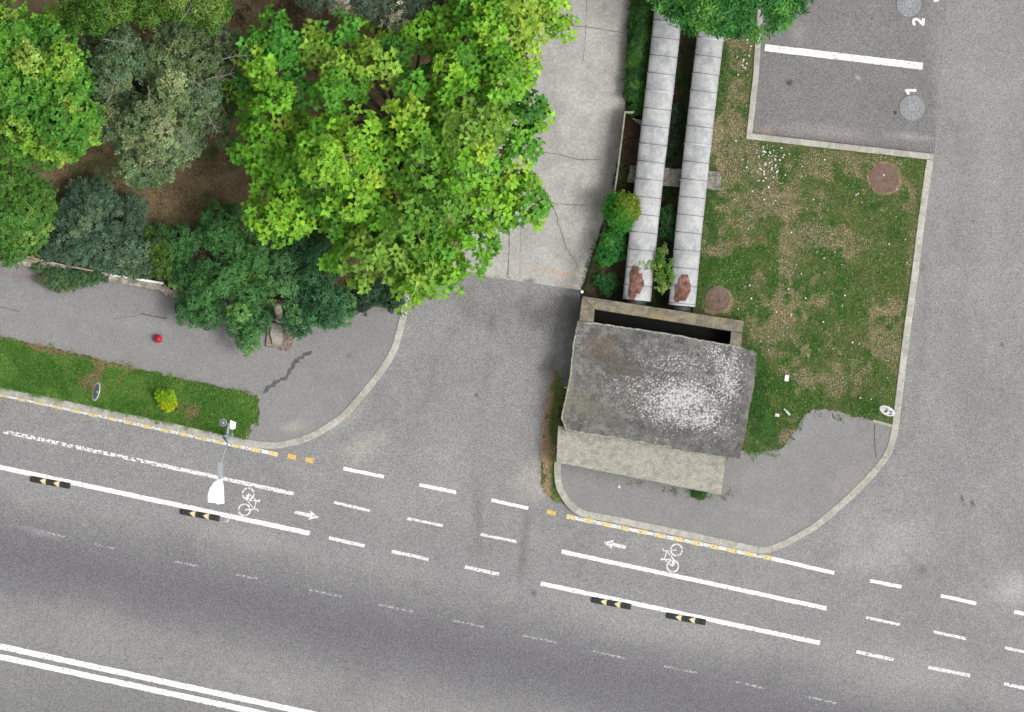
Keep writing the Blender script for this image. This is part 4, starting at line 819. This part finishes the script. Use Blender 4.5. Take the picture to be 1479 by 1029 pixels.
# ------------------------------------------------------------------ low wall with wire fence beside the concrete road
t = thing('boundary_wall', 'thin low concrete wall along the right edge of the concrete road', 'wall', P(900,170))
m = MB(); ln = [(902.5,163),(898,200),(893,240),(886,288),(876,305)]
for i in range(len(ln)-1):
    a, b = Vector(P(*ln[i])[:2]), Vector(P(*ln[i+1])[:2]); nn = Vector((-(b-a).y, (b-a).x)).normalized()*.022
    m.prism([tuple(a+nn), tuple(b+nn), tuple(b-nn), tuple(a-nn)], -.02, .62+.004*i, ch=.006)
m.build('panel', M['kerbplain'], t); m = MB(); a = P(902.5,163); m.box(a[0]-.02, a[0]+.26, a[1]-.03, a[1]+.03, 0, .6); m.build('return_panel', M['kerbplain'], t)
t = thing('wire_fence', 'rusty sagging wire mesh fence between concrete road and dark weeds', 'fence', P(841,421))
m = MB(); fa = [(873,312),(864,345),(854,375),(842,416)]
def fpt(s_, z):
    s_ *= 3; i = min(int(s_), 2); f = s_-i; x = fa[i][0]+(fa[i+1][0]-fa[i][0])*f; y = fa[i][1]+(fa[i+1][1]-fa[i][1])*f; p = P(x, y); lean = .10*z; return (p[0]+lean, p[1]+lean*.3, z)
for q in range(26):
    s0 = q/26
    m.tube([fpt(s0, .05), fpt(min(1, s0+.2), .95)], .004, 4, cap=False); m.tube([fpt(min(1, s0+.2), .05), fpt(s0, .95)], .004, 4, cap=False)
for z in (.05, .5, .95): m.tube([fpt(q/12, z) for q in range(13)], .007, 5)
m.build('wire_mesh', M['mesh'], t)
for s_ in (0, .36, .7): m = MB(); p = fpt(s_, 0); m.tube([(p[0], p[1], 0), (p[0]+.1, p[1]+.03, 1.0)], .022, 8); m.build('post', M['mesh'], t)
m = MB(); p = P(840.5, 422); m.tube([(p[0], p[1], 0), (p[0], p[1], 1.05)], .04, 14); m.ring(p[0], p[1], 1.052, .02, .04, 14); m.build('end_post', M['lampwhite'], t)

# low wall along the park
t = thing('low_wall', 'low crumbling concrete wall with flaking white paint between footway and shrubs', 'wall', P(150,399))
m = MB(); q = [Vector(P(*p)[:2]) for p in lw[1:]]
for i in range(len(q)-1):
    a, b = q[i], q[i+1]; nn = Vector((-(b-a).y, (b-a).x)).normalized()*.11; hh = .42+.003*i
    m.prism([tuple(a+nn), tuple(b+nn), tuple(b-nn), tuple(a-nn)], 0, hh, ch=.012)
m.build('wall_body', M['wall'], t)
m = MB(); m.tube([P(18,366,.75), P(60,376,.75), P(100,385,.75), P(134,391.5,.75)], .02, 8); m.build('handrail', M['rail'], t)
for x, y in ((40,371.5),(90,383),(128,390)): m = MB(); m.tube([P(x, y, .1), P(x, y, .74)], .016, 6); m.build('rail_post', M['rail'], t)
m = MB(); m.prism([P(*p, .45)[:2] for p in [(160,396),(236,408),(237,411),(160,399)]], .40, .47); m.build('white_coping', M['lampwhite'], t)

# ------------------------------------------------------------------ street lamp with its boxes
b0 = P(331, 629, 0); t = thing('street_lamp', 'tall grey street lamp with white head over the cycle lane', 'street lamp', (b0[0], b0[1], .1))
m = MB(); m.tube([(b0[0], b0[1], .1), (b0[0], b0[1]+.0, 3), (b0[0], b0[1], 7.7)], [.075, .06, .045], 14); m.build('pole', M['steel'], t, smooth=True)
m = MB(); m.box(b0[0]-.13, b0[0]+.13, b0[1]-.13, b0[1]+.13, .1, .15, ch=.01); m.build('base_plate', M['steel'], t)
zz = 8.0
m = MB(); m.tube([(b0[0], b0[1], 7.65), P(329,640,zz-.1), P(323,655,zz), P(318.6,672,zz), P(318,690,zz)], [.045, .024, .024, .026, .03], 10); m.build('arm', M['steel'], t, smooth=True)
m = MB(); m.prism([P(*p, zz)[:2] for p in [(314.5,667.5),(322,667.5),(322,688),(319,693),(316,693),(314.5,688)]], zz-.05, zz+.05, ch=.012); m.build('arm_socket', M['steel'], t)
hd = [(315.5,692),(320.5,692),(322.5,699),(323.5,712),(324,727.5),(314,729),(311.5,727),(300,726),(299.5,716),(302,706),(308,697)]
m = MB(); c_ = P(312,712,zz); n_ = len(hd); rows = []
for (sc_, dz) in ((.96,-.09),(1.0,-.02),(.97,.03),(.90,.045),(.4,.06)):
    rows.append([((P(*p, zz)[0]-c_[0])*sc_+c_[0], (P(*p, zz)[1]-c_[1])*sc_+c_[1], zz+dz) for p in hd])
v = [p for r in rows for p in r]; f = [(i*n_+j, (i+1)*n_+j, (i+1)*n_+(j+1) % n_, i*n_+(j+1) % n_) for i in range(4) for j in range(n_)]+[tuple(range(4*n_, 5*n_))[::-1], tuple(range(n_))]
m.add(v, f); m.build('lamp_head', M['lampwhite'], t)
m = MB(); m.prism([P(*p, zz)[:2] for p in [(303,723),(320,725),(320,712),(307,710)]], zz-.13, zz-.095); m.build('lens', M['glass'], t)
m = MB(); z3 = 3.2; a = P(322,610.5,z3); m.disc(a[0], a[1], z3-.2, z3+.02, .115, 20, ch=.04); m.build('camera_dome', M['steel'], t)
m = MB(); m.ring(a[0]+.01, a[1]-.01, z3+.023, .045, .075, 18); m.build('dome_seal', M['darksteel'], t)
m = MB(); m.prism([P(*p, z3)[:2] for p in [(332.5,607),(341,610.5),(339.5,619.5),(335,621),(331.8,619)]], z3-.25, z3+.04, ch=.02); m.build('control_box', M['lampwhite'], t)
m = MB(); m.tube([P(323,611,z3-.06), P(330.5,612,z3-.06), P(337,614,z3-.06)], .02, 8); m.tube([P(330.5,612,z3), (b0[0], b0[1], z3)], .035, 10); m.build('bracket', M['steel'], t)

# ------------------------------------------------------------------ round signs, seen from above and leaning
def sign(label, g1, g2, wid, back, marks):
    a, b = Vector(P(*g1, 2.2)), Vector(P(*g2, 2.2)); c = (a+b)/2; L = (b-a).length; u = (b-a).normalized(); s_ = Vector((-u.y, u.x, 0)); tl = math.asin(min(.95, wid/L))
    vdir = s_*math.sin(tl)+Vector((0,0,1))*math.cos(tl); nrm_ = u.cross(vdir); nrm_ = nrm_ if nrm_.z > 0 else -nrm_
    root = thing('traffic_sign', label, 'sign', (c.x, c.y, .1))
    def disc(r, off, th, nm, mt, cen=(0, 0)):
        m = MB(); k_ = 28; cc = c+u*cen[0]+vdir*cen[1]
        m.add([tuple(cc+(u*math.cos(2*PI*j/k_)+vdir*math.sin(2*PI*j/k_))*r+nrm_*(off+o_)) for o_ in (0, th) for j in range(k_)],
              [tuple(range(k_))[::-1], tuple(range(k_, 2*k_))]+[(j, (j+1) % k_, (j+1) % k_+k_, j+k_) for j in range(k_)]); m.build(nm, mt, root)
    disc(L/2, 0, .012, 'sign_plate', back); disc(L/2*.82, .014, .003, 'plate_back', M['steel'] if not marks else M['lampwhite'])
    if marks:
        for q in range(9): disc(random.uniform(.02, .035), .019+q*.001, .001, 'peeling_patch', M['darksteel'], (random.uniform(-.1, .17), random.uniform(-.15, .15)))
    m = MB(); m.tube([(c.x, c.y, .1), (c.x-nrm_.x*.04, c.y-nrm_.y*.04, 2.5)], .03, 10); m.build('post', M['steel'], root)
    return root
sign('leaning narrow grey sign standing in the grass verge left of the yellow shrub', (142.5,552.5), (136,579.5), .2, M['lampwhite'], False)
sign('leaning white and grey speckled sign at the lower right lawn corner', (1271,588), (1292,599), .24, M['lampwhite'], True)

# ------------------------------------------------------------------ rubber lane separators
def separator():
    r = thing('lane_separator', 'x', 'lane separator', (0, 0, 0), 0, 'black rubber separators along the cycle lane')
    m = MB(); L, W_ = 1.16, .17; sec = [(-W_/2, 0), (-W_/2, .03), (-W_*.27, .085), (W_*.27, .085), (W_/2, .03), (W_/2, 0)]; v = []
    xs = [-L/2, -L/2+.015, -L/2+.05, -.2, .2, L/2-.05, L/2-.015, L/2]; hs_ = [.6, .85, 1, 1, 1, 1, .85, .6]
    for x, hh in zip(xs, hs_): v += [(x, y*(.94 if hh < 1 else 1), z*hh+.001) for y, z in sec]
    m.add(v, [(i*6+j, i*6+6+j, i*6+7+j, i*6+j+1) for i in range(len(xs)-1) for j in range(5)]+[tuple(range(6)), tuple(range(len(v)-6, len(v)))[::-1]]); m.build('body', M['rubber'], r)
    for cx in (-.2, .2):
        m = MB(); e_ = .003; rows = []
        for y, z in ((-W_/2-.001, .03), (-W_*.27, .085), (0, .085), (W_*.27, .085), (W_/2+.001, .03)):
            tip = -.11*(1-abs(y)/(W_/2)); rows.append([(cx+tip+.02*0, y, z+e_), (cx+.075+tip*.25, y, z+e_)])
        v = [p for q_ in rows for p in q_]; m.add(v, [(2*i, 2*i+1, 2*i+3, 2*i+2) for i in range(4)]); m.build('reflective_chevron', M['reflect'], r)
    for cx in (-.42, 0, .42): m = MB(); m.disc(cx, 0, .086, .093, .03, 14, ch=.004); m.build('bolt', M['bolt'], r)
    return r
def copytree(o, parent=None):
    c = o.copy(); C.objects.link(c); c.parent = parent
    for ch in o.children: copytree(ch, c)
    return c
sp = separator()
for i, (x, y, lab) in enumerate(((73,697,'black and yellow rubber lane separator nearest the left edge'), (289,744,'black and yellow rubber lane separator below the street lamp head'),
        (883,871.5,'black and yellow rubber lane separator right of the junction, the left one of that pair'), (991,894,'rightmost black and yellow rubber lane separator, below the right bicycle symbol'))):
    o = sp if i == 0 else copytree(sp); p = P(x, y); o.location = p; o.rotation_euler = (0, 0, math.radians(-10.5)); o['label'] = lab

# ------------------------------------------------------------------ manhole covers
def manhole(label, x, y, r, z, mat, ringmat, holes, sq=False, group=None):
    p = P(x, y); t = thing('manhole_cover', label, 'manhole cover', (p[0], p[1], z), 0, group)
    m = MB(); m.disc(p[0], p[1], z-.03, z+.006, r*.94, 40, ch=.004)
    m.build('lid', mat, t)
    m = MB(); m.ring(p[0], p[1], z+.010, r*.95, r, 40, h=.012); m.build('frame', ringmat, t)
    m = MB()
    if holes:
        for (hx, hy) in holes: m = MB(); m.disc(p[0]+hx, p[1]+hy, z, z+.0085, .02, 10); m.build('hole', M['black'], t)
    for q in range(24):
        a_ = q*PI/12; 
    m = MB()
    for rr in (.35, .6, .8): m.ring(p[0], p[1], z+.0095, r*rr-.006, r*rr+.006, 30)
    for q in range(12):
        a_ = q*PI/6; c_, s_ = math.cos(a_), math.sin(a_); m.ribbon([(p[0]+c_*r*.4, p[1]+s_*r*.4), (p[0]+c_*r*.88, p[1]+s_*r*.88)], .012, z+.0102)
    m.build('tread_pattern', ringmat, t)
    if sq: m = MB(); m.box(p[0]-.04, p[0]+.04, p[1]-.04, p[1]+.04, z, z+.012, ch=.003); m.build('lift_plate', M['ringlight'], t)
    return t
M['ringlight'] = plain('worn_bright_iron', S(178, 180, 180), .6, .2, .3)
manhole('grey round manhole cover beside the painted number 1', 1317, 156, .37, .008, M['iron'], M['irondark'], None, True); m = MB(); x, y, _ = P(1317,156); 
manhole('grey round manhole cover beside the painted number 2 at the top edge', 1313, 7, .37, .008, M['iron'], M['irondark'], None, True)
manhole('brown rusty manhole cover in the upper right corner of the lawn', 1277, 258, .43, .14, M['rustiron'], M['rustlight'], None)
manhole('brown rusty manhole cover with drilled holes next to the right pipe end', 1036, 432, .36, .14, M['rustiron'], M['rustlight'], [(-.02,.06),(.05,.0),(.06,-.08),(-.03,-.12),(-.12,-.05)])
m = MB(); p = P(1317,156); m.ring(p[0], p[1], .0205, .36, .375, 26, a0=-1.6, a1=1.5); m.build('bright_rim', M['ringlight'], [o for o in C.objects if o.get('label','').endswith('number 1')][0])
m = MB(); p = P(1277,258); m.prism(ragged([P_ for P_ in [(1277+25*math.cos(q*PI/7), 258+25*math.sin(q*PI/7)) for q in range(14)]], .1, .05, .1), 0, .128); tagset(m.build('bare_soil', M['drysoil']), kind='structure')
m = MB(); p = P(1036,440); m.prism(ragged([(1014,440),(1020,420),(1040,412),(1056,422),(1060,440),(1048,452),(1030,456),(1018,452)], .1, .02, .1), 0, .125); tagset(m.build('bare_soil', M['drysoil']), kind='structure')

# ------------------------------------------------------------------ utility pole on its footing by the shrubs
f0 = P(405, 480, .2); t = thing('utility_pole', 'grey concrete pole stump with steel bands rising among shrubs from a mossy footing', 'pole', (f0[0], f0[1], .1))
m = MB(); m.prism(ragged([(386,470),(426,478),(419,508),(384,501)], .2, .012, .1), .1, .19, ch=.01); m.build('footing', M['pinkconc'], t)
m = MB(); m.prism(ragged([(391,466),(415,468),(417,478),(408,484),(408,498),(393,497),(390,484)], .2, .02, .08), .19, .26, ch=.02); m.build('mortar_cap', M['slab'], t)
a, b = Vector(P(404,464,.2)), Vector(P(401,444,2.0)); m = MB(); m.tube([tuple(a), tuple(b)], [.13, .11], 20); m.build('pole_body', M['frame'], t, smooth=True)
for q in (.25, .4, .5, .6, .7): m = MB(); c_ = a.lerp(b, q); d_ = (b-a).normalized(); m.tube([tuple(c_-d_*.02), tuple(c_+d_*.02)], .145-.02*q, 20); m.build('steel_band', M['darksteel'] if q != .25 else M['brightband'], t, smooth=True)

# ------------------------------------------------------------------ small loose things
m = MB(); c_ = P(228.5, 489.5, .24); k1, k2 = 20, 12; v = []; f = []; R_ = .12
for i in range(k2+1):
    th = PI*i/k2
    for j in range(k1): v.append((c_[0]+R_*math.sin(th)*math.cos(2*PI*j/k1), c_[1]+R_*math.sin(th)*math.sin(2*PI*j/k1), .115+R_+R_*math.cos(th)))
m.add(v, [(i*k1+j, (i+1)*k1+j, (i+1)*k1+(j+1) % k1, i*k1+(j+1) % k1) for i in range(k2) for j in range(k1)])
t = thing('ball', 'small red ball lying on the footway', 'ball', (c_[0], c_[1], .115)); m.build('shell', M['red'], t, smooth=True)
m = MB(); m.disc(c_[0]+.0, c_[1]+.0, .115+2*R_-.004, .115+2*R_+.002, .014, 10); m.build('valve', M['black'], t)
def litter(name, label, cat, x, y, dx, dy, rz, z, h, mat):
    p = P(x, y, z); m = MB(); c, s_ = math.cos(rz), math.sin(rz); nx, ny = 4, 4; v = []
    for i in range(nx+1):
        for j in range(ny+1):
            a_, b_ = (i/nx-.5)*dx, (j/ny-.5)*dy; v.append((p[0]+a_*c-b_*s_, p[1]+a_*s_+b_*c, z+h*random.uniform(0, 1)))
    n_ = len(v); v += [(q[0], q[1], q[2]-.003) for q in v]; top = [(i*(ny+1)+j, (i+1)*(ny+1)+j, (i+1)*(ny+1)+j+1, i*(ny+1)+j+1) for i in range(nx) for j in range(ny)]
    m.add(v, top+[tuple(k_+n_ for k_ in q[::-1]) for q in top]); return tagset(m.build(name, mat), label, cat)
litter('paper_scrap', 'white rectangular paper scrap lying in the grass right of the chamber', 'litter', 1136.5, 546.5, .12, .18, -.1, .17, .02, M['paper'])
litter('crumpled_napkin', 'small crumpled white napkin in the grass beside the bottle', 'litter', 1122.5, 600, .13, .09, -.1, .17, .05, M['paper'])
litter('paper_scrap', 'tiny white paper scrap on the footway below the pale slab', 'litter', 894.5, 703.5, .06, .075, .1, .13, .01, M['paper'])
a, b = Vector(P(1132.5,591,.2)), Vector(P(1141,600,.2)); d_ = (b-a).normalized(); t = thing('plastic_bottle', 'pale plastic bottle lying in the grass by the footway edge', 'bottle', (a.x, a.y, .1))
m = MB(); m.tube([tuple(a+d_*s_) for s_ in (.03,.06,.1,.19,.24)], [.014,.02,.036,.036,.03], 14); m.build('bottle_body', M['plastic'], t, smooth=True)
m = MB(); m.tube([tuple(a), tuple(a+d_*.03)], .018, 10); m.build('cap', M['lampwhite'], t)
